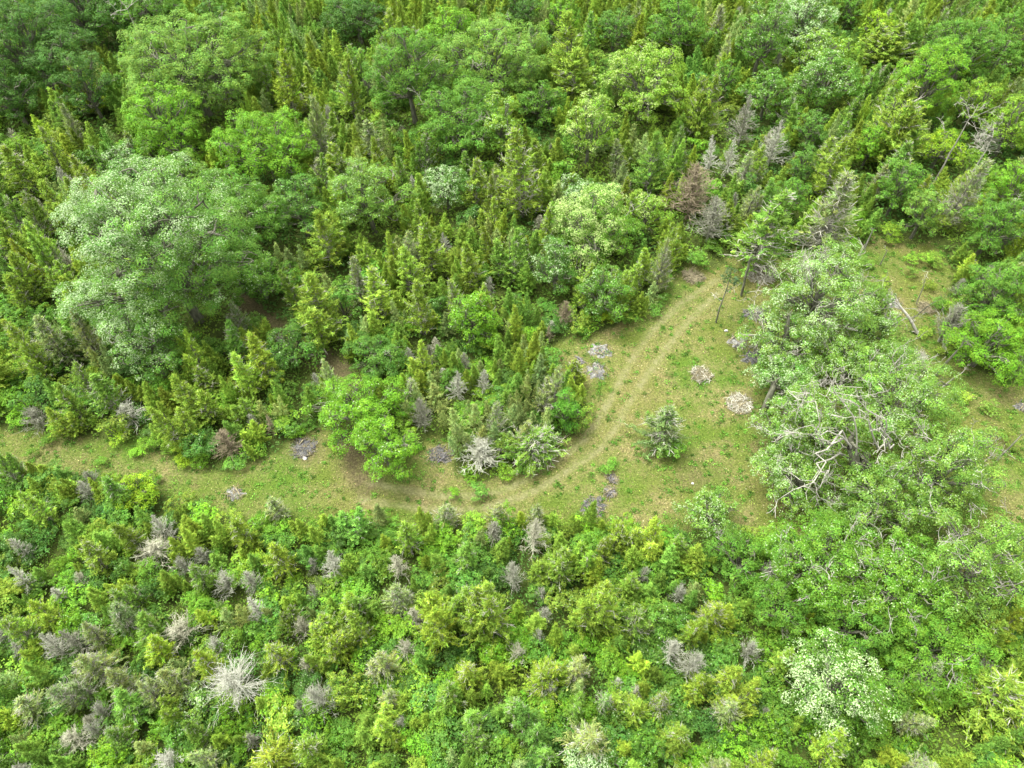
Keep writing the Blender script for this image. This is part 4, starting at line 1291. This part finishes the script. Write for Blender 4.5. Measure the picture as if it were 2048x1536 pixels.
gx = np.unique(np.concatenate([np.linspace(-3000, -110, 14), np.arange(-110, -60, 2.0), np.arange(-60, 66, .45), np.arange(66, 112, 2.0), np.linspace(112, 3000, 14)]))
gy = np.unique(np.concatenate([np.linspace(-3000, 0, 12), np.arange(0, 8, 2.0), np.arange(8, 84, .45), np.arange(84, 140, 2.0), np.linspace(140, 4000, 16)]))
GXm, GYm = np.meshgrid(gx, gy)
Pg = np.stack([GXm.ravel(), GYm.ravel()], 1)
nx_, ny_ = len(gx), len(gy)
ii = (np.arange(ny_ - 1)[:, None] * nx_ + np.arange(nx_ - 1)[None]).ravel()
Fg = np.stack([ii, ii + 1, ii + nx_ + 1, ii + nx_], 1)
gm = make_mesh('ground', np.concatenate([Pg, np.zeros((len(Pg), 1))], 1), Fg, M_GROUND)
zone_attrs(gm, Pg)
g = link('ground', gm)
tag(g, 'grassy and brown forest ground under and between the trees', None, None, 'structure')


def strip(name, pts, half, label, z=.004, step=.35):
    """A narrow ground sheet along a polyline; its rim carries the same cover as the ground beside it."""
    W = smooth_line(pts)
    seg = np.linalg.norm(np.diff(W, axis=0), axis=1); s = np.concatenate([[0], np.cumsum(seg)])
    t = np.arange(0, s[-1], step)
    C = np.stack([np.interp(t, s, W[:, 0]), np.interp(t, s, W[:, 1])], 1)
    for _ in range(8):
        C[1:-1] = (C[:-2] + C[1:-1] * 2 + C[2:]) / 4
    T = unit(np.gradient(C, axis=0)); Nn = np.stack([-T[:, 1], T[:, 0]], 1)
    off = np.linspace(-half, half, 9)
    P = (C[:, None, :] + Nn[:, None, :] * off[None, :, None]).reshape(-1, 2)
    k = 9
    jj = (np.arange(len(C) - 1)[:, None] * k + np.arange(k - 1)[None]).ravel()
    F = np.stack([jj, jj + 1, jj + k + 1, jj + k], 1)
    me = make_mesh(name, np.concatenate([P, np.full((len(P), 1), z)], 1), F, M_GROUND)
    zone_attrs(me, P)
    return tag(link(name, me), label, None, None, 'structure')


strip('wheel_track', RUT1, .7, 'left wheel rut curving through the clearing')
strip('wheel_track', RUT2, .7, 'right wheel rut curving through the clearing', z=.008)
strip('dirt_path', PATH, 1.6, 'brown bare dirt path showing between the trees', z=.012)

# ------------------------------------------------------------------ undergrowth and grass
ru = np.random.default_rng(41)


def scatter_leaves(name, P, z, size, base, mat, label, cat, elong=1.0, upright=False, pale=0.0, var=.2):
    n = len(P)
    P3 = np.concatenate([P, z[:, None]], 1)
    N = unit(ru.normal(size=(n, 3)) + np.array([0, 0, .2 if upright else 1.1]))
    ax = np.tile(np.array([[0, 0, 1.]]), (n, 1)) + ru.normal(0, .5, (n, 3)) if upright else None
    V, F = leaf_faces(P3, N, size, ru, elong=elong, axis=ax)
    c = var_cols(n, 3, ru, var, .08)
    c[:, :3] *= np.repeat(base, 3, axis=0)
    if pale:
        c[:, 3] = np.repeat(np.where(ru.uniform(size=n) < pale, ru.uniform(.4, 1, n), 0), 3)
    o = link(name, make_mesh(name, V, F, mat, c), color=(1, 1, 1))
    return tag(o, label, cat, None, 'stuff')


n = 300000
yy = 6 + 118 * ru.uniform(0, 1, n) ** 1.5
P = np.stack([ru.uniform(-1, 1, n) * (26 + yy * .80), yy], 1)
px, py, _ = proj(P[:, 0], P[:, 1], .5)
ins = (px > -60) & (px < 2110) & (py > -40) & (py < 1600)
P = P[ins]; px, py = px[ins], py[ins]
gpx, gpy, _ = proj(P[:, 0], P[:, 1], 0)
w = ~in_poly(gpx, gpy, CLEAR) & (seg_dist(P, P_W) > .9)
P = P[w]
nz = mask_noise(P, 1.3, np.random.default_rng(3)); nz2 = mask_noise(P, .35, np.random.default_rng(4))
z = np.clip(.6 + .5 * nz, .05, 2.0) * ru.uniform(.15, 1, len(P)) ** .6
tint = np.stack([.090 + .03 * nz2.clip(-1, 1.5), .172 + .035 * nz2.clip(-1, 1.5), np.full(len(P), .022)], 1)
scatter_leaves('undergrowth', P, z, np.clip(P[:, 1] * .0055, .17, .45) * ru.uniform(.7, 1.3, len(P)), tint, M_LEAF, 'low green undergrowth covering the forest floor between the trees', 'undergrowth')

n = 420000
P = np.stack([ru.uniform(-62, 66, n), ru.uniform(22, 84, n)], 1)
gpx, gpy, _ = proj(P[:, 0], P[:, 1], 0)
k = in_poly(gpx, gpy, CLEAR) & (gpx > -30) & (gpx < 2080)
P = P[k]
A, B = ground_weights(P)
bareness = np.clip(A[:, 2] * 1.0 + B[:, 0] * .9, 0, .96)
k = ru.uniform(size=len(P)) > bareness
P, A, B = P[k], A[k], B[k]
st = ru.uniform(size=len(P)) < (.08 + .8 * A[:, 1])
lush = B[:, 1:2]
gcol = (1 - lush) * np.array([.112, .145, .024]) + lush * np.array([.078, .150, .014])
gcol = np.where(st[:, None], np.array([.165, .14, .068]), gcol)
scatter_leaves('grass', P, ru.uniform(.0, .09, len(P)), ru.uniform(.05, .12, len(P)), gcol, M_GRASS, 'short rough grass and clover with straw on the clearing and lane', 'grass', upright=False, var=.45)
print('grass', len(P))

# leaf clumps of weeds on the clearing
n = 1500
P0 = np.stack([ru.uniform(-62, 66, n * 6), ru.uniform(22, 84, n * 6)], 1)
gpx, gpy, _ = proj(P0[:, 0], P0[:, 1], 0)
P0 = P0[in_poly(gpx, gpy, CLEAR) & (gpx > 0) & (gpx < 2060)]
W0, R0 = ground_weights(P0)
P0 = P0[(R0[:, 0] < .2) & (W0[:, 2] < .5)][:n]
idx = np.repeat(np.arange(len(P0)), 34)
rad = ru.uniform(.12, .42, len(P0))
off = ru.normal(0, .5, (len(idx), 2)) * rad[idx][:, None]
Pw = P0[idx] + off
zz = np.maximum(.02, rad[idx] * .6 * (1 - (np.linalg.norm(off, axis=1) / rad[idx]) ** 2 * .5)) * ru.uniform(.4, 1, len(idx))
wc = np.array([.085, .19, .022]) * np.exp(ru.normal(0, .25, (len(P0), 1)))
scatter_leaves('weeds', Pw, zz, ru.uniform(.07, .15, len(idx)), wc[idx], M_LEAF, 'scattered low leafy weeds growing through the grass of the clearing', 'weeds')

# ------------------------------------------------------------------ burnt patches, brush heaps, fallen wood, stones
def ash_material(name, stops, scale=3.2):
    m, nt, out = node_mat(name)
    L = nt.links.new
    geo = nt.nodes.new('ShaderNodeNewGeometry')
    n = nt.nodes.new('ShaderNodeTexNoise'); n.inputs['Scale'].default_value = scale; n.inputs['Detail'].default_value = 9; n.inputs['Roughness'].default_value = .75
    L(geo.outputs['Position'], n.inputs['Vector'])
    r = nt.nodes.new('ShaderNodeValToRGB')
    while len(r.color_ramp.elements) < len(stops):
        r.color_ramp.elements.new(.5)
    for e, (p_, c) in zip(r.color_ramp.elements, stops):
        e.position = p_; e.color = (*c, 1)
    L(n.outputs['Fac'], r.inputs[0])
    p = nt.nodes.new('ShaderNodeBsdfPrincipled'); p.inputs['Roughness'].default_value = 1
    b = nt.nodes.new('ShaderNodeBump'); b.inputs['Strength'].default_value = .9; b.inputs['Distance'].default_value = .08
    L(n.outputs['Fac'], b.inputs['Height']); L(b.outputs[0], p.inputs['Normal'])
    L(r.outputs[0], p.inputs['Base Color']); L(p.outputs[0], out.inputs['Surface'])
    return m


M_ASHD = ash_material('dark_ash', [(.32, (.010, .0105, .010)), (.48, (.036, .037, .034)), (.6, (.10, .098, .085)), (.78, (.24, .20, .13))])
M_ASHL = ash_material('pale_ash', [(.3, (.035, .034, .030)), (.45, (.085, .086, .076)), (.58, (.18, .178, .155)), (.75, (.36, .35, .30))])
M_BRUSH = ash_material('brush_litter', [(.3, (.035, .030, .016)), (.5, (.095, .082, .045)), (.75, (.22, .19, .115))], 6)


def mound(name, R, mat, rng, h=.1, parent=None, sx=1.0, rot=0.0, loc=(0, 0)):
    """Low irregular heap with a ragged outline."""
    na, nr = 40, 9
    a = np.arange(na) * 2 * math.pi / na
    edge = 1 + sum(rng.uniform(.07, .2) * np.cos(k * a + rng.uniform(0, 6.28)) for k in (2, 3, 5, 7, 11))
    V = [np.array([0, 0, h])]
    for j in range(1, nr + 1):
        q = j / nr
        zz = h * (1 - q ** 2) + rng.normal(0, h * .28, na) * (1 - q) + .018 * (1 if j < nr else -1.3)
        V += list(np.stack([np.cos(a) * R * q * edge * sx, np.sin(a) * R * q * edge, zz], 1))
    V = np.array(V)
    c, s = math.cos(rot), math.sin(rot)
    V = np.stack([V[:, 0] * c - V[:, 1] * s + loc[0], V[:, 0] * s + V[:, 1] * c + loc[1], V[:, 2]], 1)
    T = [(0, 1 + i, 1 + (i + 1) % na) for i in range(na)]
    Q = [(1 + j * na + i, 1 + (j + 1) * na + i, 1 + (j + 1) * na + (i + 1) % na, 1 + j * na + (i + 1) % na) for j in range(nr - 1) for i in range(na)]
    return link(name, make_mesh(name, V, [np.array(T), np.array(Q)], mat), parent)


def loose_sticks(R, n, rng, zmax=.25, lmin=.3, lmax=1.1, rad=.018, sx=1.0):
    a = rng.uniform(0, 6.28, n); q = R * np.sqrt(rng.uniform(0, 1.1, n))
    c = np.stack([np.cos(a) * q * sx, np.sin(a) * q, rng.uniform(.04, zmax, n)], 1)
    d = rng.uniform(0, 6.28, n); t = rng.uniform(-.15, .25, n)
    v = np.stack([np.cos(d), np.sin(d), t], 1) * rng.uniform(lmin, lmax, (n, 1)) / 2
    A_, B_ = c - v, c + v
    A_[:, 2] = np.maximum(A_[:, 2], .03); B_[:, 2] = np.maximum(B_[:, 2], .03)
    m = (A_ + B_) / 2 + rng.normal(0, .05, (n, 3)) * [1, 1, .3]
    m[:, 2] = np.maximum(m[:, 2], .03)
    r = rng.uniform(.5, 1.3, n) * rad
    return sticks(np.concatenate([A_, m]), np.concatenate([m, B_]), np.concatenate([r, r * .9]), np.concatenate([r * .9, r * .5]), 4)


def burn_patch(px, py, w, name, mat, label, n_char=40, n_straw=30, sx=1.0, rot=0.0, h=.12, stick_mats=(M_CHAR, M_STRAW), cat='burnt patch', group='burnt patches of the clearing'):
    rng = np.random.default_rng(px * 3 + py)
    x, y = at(px, py); _, _, d = proj(x, y, 0)
    R = w / 2 * d / FPX * .76
    t = link(name, None, loc=(x, y, 0)); t.rotation_euler = (0, 0, rot)
    tag(t, label, cat, group)
    mound('ash_bed', R, mat, rng, h, t, sx)
    o = link('charred_twigs', make_mesh('charred_twigs', *loose_sticks(R * 1.05, n_char, rng, h * 1.3 + .1, .25, .9, .022, sx), stick_mats[0]), t); o['kind'] = 'stuff'
    o = link('pale_sticks', make_mesh('pale_sticks', *loose_sticks(R * 1.15, n_straw, rng, h * 1.2 + .08, .25, .9, .022, sx), stick_mats[1]), t); o['kind'] = 'stuff'
    for _ in range(3):      # a few larger brands, each its own part
        a = rng.uniform(0, 6.28); q = R * rng.uniform(.1, .7)
        dv = np.array([math.cos(rng.uniform(0, 6.28)), math.sin(rng.uniform(0, 6.28)), .04])
        c = np.array([math.cos(a) * q * sx, math.sin(a) * q, h * .6 + .07])
        L = rng.uniform(.5, 1.0)
        link('burnt_branch', make_mesh('burnt_branch', *tube(crooked(c - dv * L / 2, c + dv * L / 2, 5, .08, rng), np.array([.05, .06, .05, .045, .03]), 6), stick_mats[rng.integers(0, 2)]), t)
    return t


burn_patch(608, 897, 58, 'burnt_patch', M_ASHD, 'round black burnt patch with tan sticks beside the bright track tree', 70, 55)
burn_patch(880, 910, 54, 'burnt_patch', M_ASHD, 'charred round patch left of the grey bare bush in the track bend', 50, 50, sx=1.1)
burn_patch(1192, 742, 50, 'burnt_patch', M_ASHL, 'grey ash bed with a dark centre on the left side of the clearing', 30, 30, sx=1.1, rot=.4)
burn_patch(1200, 702, 48, 'burnt_patch', M_ASHL, 'thin grey ash streak just above the ash bed with a dark centre', 16, 26, sx=1.3, h=.05)
burn_patch(1160, 722, 22, 'burnt_patch', M_ASHL, 'small pale ash spot left of the grey ash bed', 8, 10, h=.05)
burn_patch(1224, 958, 24, 'burnt_patch', M_ASHD, 'small charred spot with tan sticks below the lone green weed bush', 26, 40)
burn_patch(1220, 985, 30, 'burnt_patch', M_ASHL, 'pale ash and straw strip leading down from the small charred spot', 16, 46)
burn_patch(1188, 1012, 50, 'burnt_patch', M_ASHD, 'dark grey ash bed at the lower rim of the clearing', 40, 40, sx=1.3, rot=.5, h=.08)
burn_patch(470, 988, 34, 'burnt_patch', M_ASHL, 'small grey ash spot with pale sticks on the lower rim of the lane', 12, 30, sx=1.3)
burn_patch(1476, 684, 46, 'burnt_patch', M_ASHL, 'white ash heap at the left foot of the silvery clearing oak', 14, 30, h=.2)
burn_patch(1505, 715, 50, 'burnt_patch', M_ASHD, 'dark ash bed in the shade below the white ash heap', 30, 20)
burn_patch(1510, 628, 50, 'burnt_patch', M_ASHD, 'brown charred bed above left of the silvery clearing oak', 30, 30, sx=1.2, h=.08)
burn_patch(1782, 605, 44, 'burnt_patch', M_ASHL, 'pale ash heap behind the fallen trunk', 14, 30)
burn_patch(2042, 672, 34, 'burnt_patch', M_ASHL, 'grey ash heap at the right edge beside the tall green tree', 14, 20)
burn_patch(2042, 815, 30, 'burnt_patch', M_ASHL, 'small white ash heap at the right edge of the lower clearing', 10, 16, h=.2)
BS = (M_STRAW, M_TWIG)
burn_patch(1385, 555, 50, 'brush_heap', M_BRUSH, 'heap of tan cut brush beside the head of the track', 120, 60, h=.3, stick_mats=(M_STRAW, M_STRAW), cat='brush heap', group='brush heaps')
burn_patch(1402, 752, 46, 'brush_heap', M_BRUSH, 'heap of grey cut twigs in the middle of the clearing', 120, 90, h=.25, stick_mats=BS, cat='brush heap', group='brush heaps')
burn_patch(1478, 808, 60, 'brush_heap', M_BRUSH, 'low spread of brown twigs left of the low stout oak', 150, 70, h=.10, stick_mats=(M_TWIG, M_STRAW), cat='brush heap', group='brush heaps')
burn_patch(1852, 618, 40, 'brush_heap', M_BRUSH, 'small straw coloured heap right of the fallen trunk', 90, 50, h=.2, stick_mats=(M_STRAW, M_STRAW), cat='brush heap', group='brush heaps')
burn_patch(1520, 548, 70, 'brush_heap', M_BRUSH, 'scatter of grey brown twigs around the foot of the tall cedar', 200, 100, h=.12, stick_mats=(M_TWIG, M_TWIG), cat='brush heap', group='brush heaps')


def pole(name, p1, p2, r1, r2, label, cat, mat, bend=.02, roots=False, z1=0.0, z2=0.0):
    rng = np.random.default_rng(int(p1[0] + p2[1]))
    a, b = np.array([*at(*p1, z1), z1 + r1]), np.array([*at(*p2, z2), z2 + r2])
    t = link(name, None, loc=(a[0], a[1], 0)); tag(t, label, cat)
    pts = crooked((0, 0, a[2]), b - np.array([a[0], a[1], 0]), 8, bend, rng)
    link('trunk', make_mesh('trunk', *tube(pts, np.linspace(r1, r2, 8), 8), mat), t)
    br = branching(pts[-2], unit(pts[-1] - pts[0]), max(.5, np.linalg.norm(b - a) * .3), r2 * .8, rng, depth=2, wob=.4, min_r=.012)
    link('twigs', make_mesh('twigs', *tube_set(br), mat), t)
    if roots:
        rb = [(crooked(pts[0], pts[0] + unit(rng.normal(size=3) * [1, 1, .4]) * rng.uniform(.3, .6), 4, .1, rng), np.linspace(r1 * .6, .03, 4)) for _ in range(6)]
        link('roots', make_mesh('roots', *tube_set(rb), mat), t)
    return t


pole('leaning_trunk', (1832, 668), (1792, 606), .16, .10, 'grey bare trunk with a root stub leaning left into the pale crown', 'trunk', M_BARE, roots=True, z2=2.2)
pole('fallen_branch', (1062, 926), (1136, 872), .05, .025, 'long thin tan pole lying along the inner rim of the track', 'branch', M_STRAW)
pole('bare_sapling', (1992, 922), (2044, 868), .09, .04, 'dark thin leaning sapling on the right clearing below the oaks', 'sapling', M_BARK, z2=2.6)
pole('bare_sapling', (1872, 752), (1925, 690), .14, .06, 'grey slanting stem at the foot of the tall green tree', 'sapling', M_BARK, z2=4.0)
pole('bare_sapling', (1880, 778), (1925, 745), .08, .04, 'short grey stem just below the slanting stem', 'sapling', M_BARE, z2=2.5)
pole('bare_sapling', (1822, 640), (1872, 602), .06, .03, 'thin bare sapling between the fallen trunk and the straw heap', 'sapling', M_BARK, z2=3.0)
pole('bare_sapling', (1728, 500), (1745, 462), .09, .04, 'bare stem at the upper edge of the right clearing', 'sapling', M_BARE, z2=2.4)
pole('bare_sapling', (1760, 530), (1775, 500), .06, .03, 'second thin bare stem below the upper edge of the clearing', 'sapling', M_BARE, z2=2.4)
pole('bare_sapling', (1482, 592), (1500, 520), .13, .10, 'dark bare lower trunk carrying the tall cedar at the track head', 'trunk', M_BARK, z2=4.6)
pole('bare_sapling', (1832, 608), (1850, 560), .06, .03, 'wispy bare sapling standing right of the silvery clearing oak', 'sapling', M_TWIG, z2=4)

# thin young tree with a small dark top in the clearing
x, y = at(1432, 645)
t = link('young_tree', None, loc=(x, y, 0)); tag(t, 'thin young tree with a small dark top standing at the track side', 'young tree', None)
rg = np.random.default_rng(8)
tipx, tipy = at(1462, 552, 5.2)
pts = crooked((0, 0, -.05), (tipx - x, tipy - y, 5.2), 8, .03, rg)
link('trunk', make_mesh('trunk', *tube(pts, np.linspace(.09, .03, 8), 7), M_BARK), t)
V, F, col, lb, C = broad_crown(.9, 1.2, rg, leaf=.12, rc=.25, sparse=.45)
link('crown', make_mesh('crown', V + pts[-1] - np.array([0, 0, .5]), F, M_LEAF, col), t, color=(.05, .09, .03))
br = branching(pts[4], unit(np.array([.7, .2, .5])), 1.1, .03, rg, 2) + branching(pts[3], unit(np.array([-.8, .1, .4])), 1.0, .03, rg, 2)
link('twigs', make_mesh('twigs', *tube_set(br), M_TWIG), t)

# stout visible trunks of the clearing oaks
for i, (p1, p2, r1, r2, zt, lab) in enumerate([
        ((1524, 830), (1548, 772), .30, .24, 3.2, 'stout grey trunk under the low spreading crown in the clearing'),
        ((1562, 728), (1570, 650), .34, .24, 4.5, 'upright grey trunk below the left crown of the silvery oak'),
        ((1703, 985), (1700, 900), .48, .36, 5.0, 'heavy fissured trunk standing among the right hand oaks'),
        ((1622, 935), (1645, 890), .30, .22, 3.4, 'short grey trunk left of the heavy fissured trunk'),
        ((1728, 975), (1732, 940), .34, .28, 2.4, 'second heavy trunk touching the fissured one on its right')]):
    tt = pole('oak_trunk', p1, p2, r1, r2, lab, 'trunk', M_BARK, z2=zt)

# great bare limbs of the oak with white limbs, each crooked limb a part of one leafless tree
rg = np.random.default_rng(19)
bx, by = at(1703, 988)
t = link('bare_limbed_oak', None, loc=(bx, by, 0))
tag(t, 'leafless oak lifting long crooked white limbs above the pale green crowns', 'tree')
trunk_top = np.array([-.3, .8, 4.6])
pts = crooked((0, 0, -.1), trunk_top, 8, .04, rg)
link('trunk', make_mesh('trunk', *tube(pts, np.linspace(.46, .30, 8), 10), M_BARK), t)
for px, py, z in [(1625, 790, 10.5), (1660, 775, 11.5), (1700, 800, 11), (1590, 845, 10), (1740, 790, 10.5), (1555, 1000, 7.5), (1770, 900, 9.5), (1640, 870, 11), (1740, 860, 11.5), (1600, 960, 9)]:
    ex, ey = at(px, py, z)
    e = np.array([ex - bx, ey - by, z])
    m0 = trunk_top + rg.normal(0, .1, 3) + (np.array([1.6, .7, .2]) if px > 1690 else np.array([-.9, .3, -.8 * rg.uniform()]))
    p = crooked(m0, e, 9, .16, rg)
    brs = [(p, np.linspace(.085, .016, 9))]
    for j in (5, 7, 8):
        brs += branching(p[j], unit(unit(p[j] - p[j - 1]) + rg.normal(0, .7, 3) + np.array([0, 0, .2])), rg.uniform(.9, 1.8), .026, rg, depth=1, wob=.5, up=.1, min_r=.022, kids=(2, 3))
    link('bare_limb', make_mesh('bare_limb', *tube_set(brs), M_BARE), t)

# bleached dead limbs near the right edge and the top left edge
for (px, py, z, n_, L, lab) in [(1940, 235, 9, 4, 2.6, 'bleached white dead tree with crooked limbs near the upper right edge'),
                               (1985, 275, 7, 4, 2.4, 'second bleached dead tree with drooping limbs at the right edge'),
                               (255, 18, 8, 4, 3.5, 'bleached bare tree top at the upper left top edge')]:
    x, y = at(px, py, z)
    t = link('bleached_tree', None, loc=(x, y, 0)); tag(t, lab, 'dead tree')
    pts = crooked((0, 0, -.1), (0, 0, z), 8, .02, rg)
    link('trunk', make_mesh('trunk', *tube(pts, np.linspace(.11, .04, 8), 7), M_BARE), t)
    for _ in range(n_):
        a = rg.uniform(0, 6.28)
        link('bare_limb', make_mesh('bare_limb', *tube_set(branching(pts[-1], unit(np.array([math.cos(a), math.sin(a), .5])), L * rg.uniform(.6, 1), .04, rg, depth=3, wob=.5, min_r=.016, kids=(2, 3))), M_BARE), t)

# pale stones
for px, py, r, lab in [(1388, 748, .16, 'small white stone on the grey twig heap'), (610, 917, .22, 'white stone at the lower rim of the round burnt patch'),
                       (1452, 662, .20, 'white stone block at the top of the white ash heap'), (1385, 967, .13, 'tiny pale stone on the brown ground below the lone cedar'),
                       (658, 740, .18, 'pale stone lying on the brown dirt path'), (400, 935, .14, 'pale chip of wood on the grass lane')]:
    rg2 = np.random.default_rng(px)
    x, y = at(px, py)
    d = unit(rg2.normal(size=(26, 3)))
    import bmesh
    bm = bmesh.new()
    for v in d:
        bm.verts.new(Vector(v * r * np.array([1, .8, .55]) * rg2.uniform(.8, 1.1)))
    bmesh.ops.convex_hull(bm, input=bm.verts)
    me = bpy.data.meshes.new('stone'); bm.to_mesh(me); bm.free(); me.materials.append(M_STONE)
    o = link('stone', me, loc=(x, y, r * .3)); tag(o, lab, 'stone')

tot = 0
seen = set()
for o in bpy.data.objects:
    if o.type == 'MESH' and o.data.name not in seen:
        seen.add(o.data.name)
        tot += len(o.data.loops) - 2 * len(o.data.polygons)
print('TRIANGLES', tot, 'objects', len(bpy.data.objects))
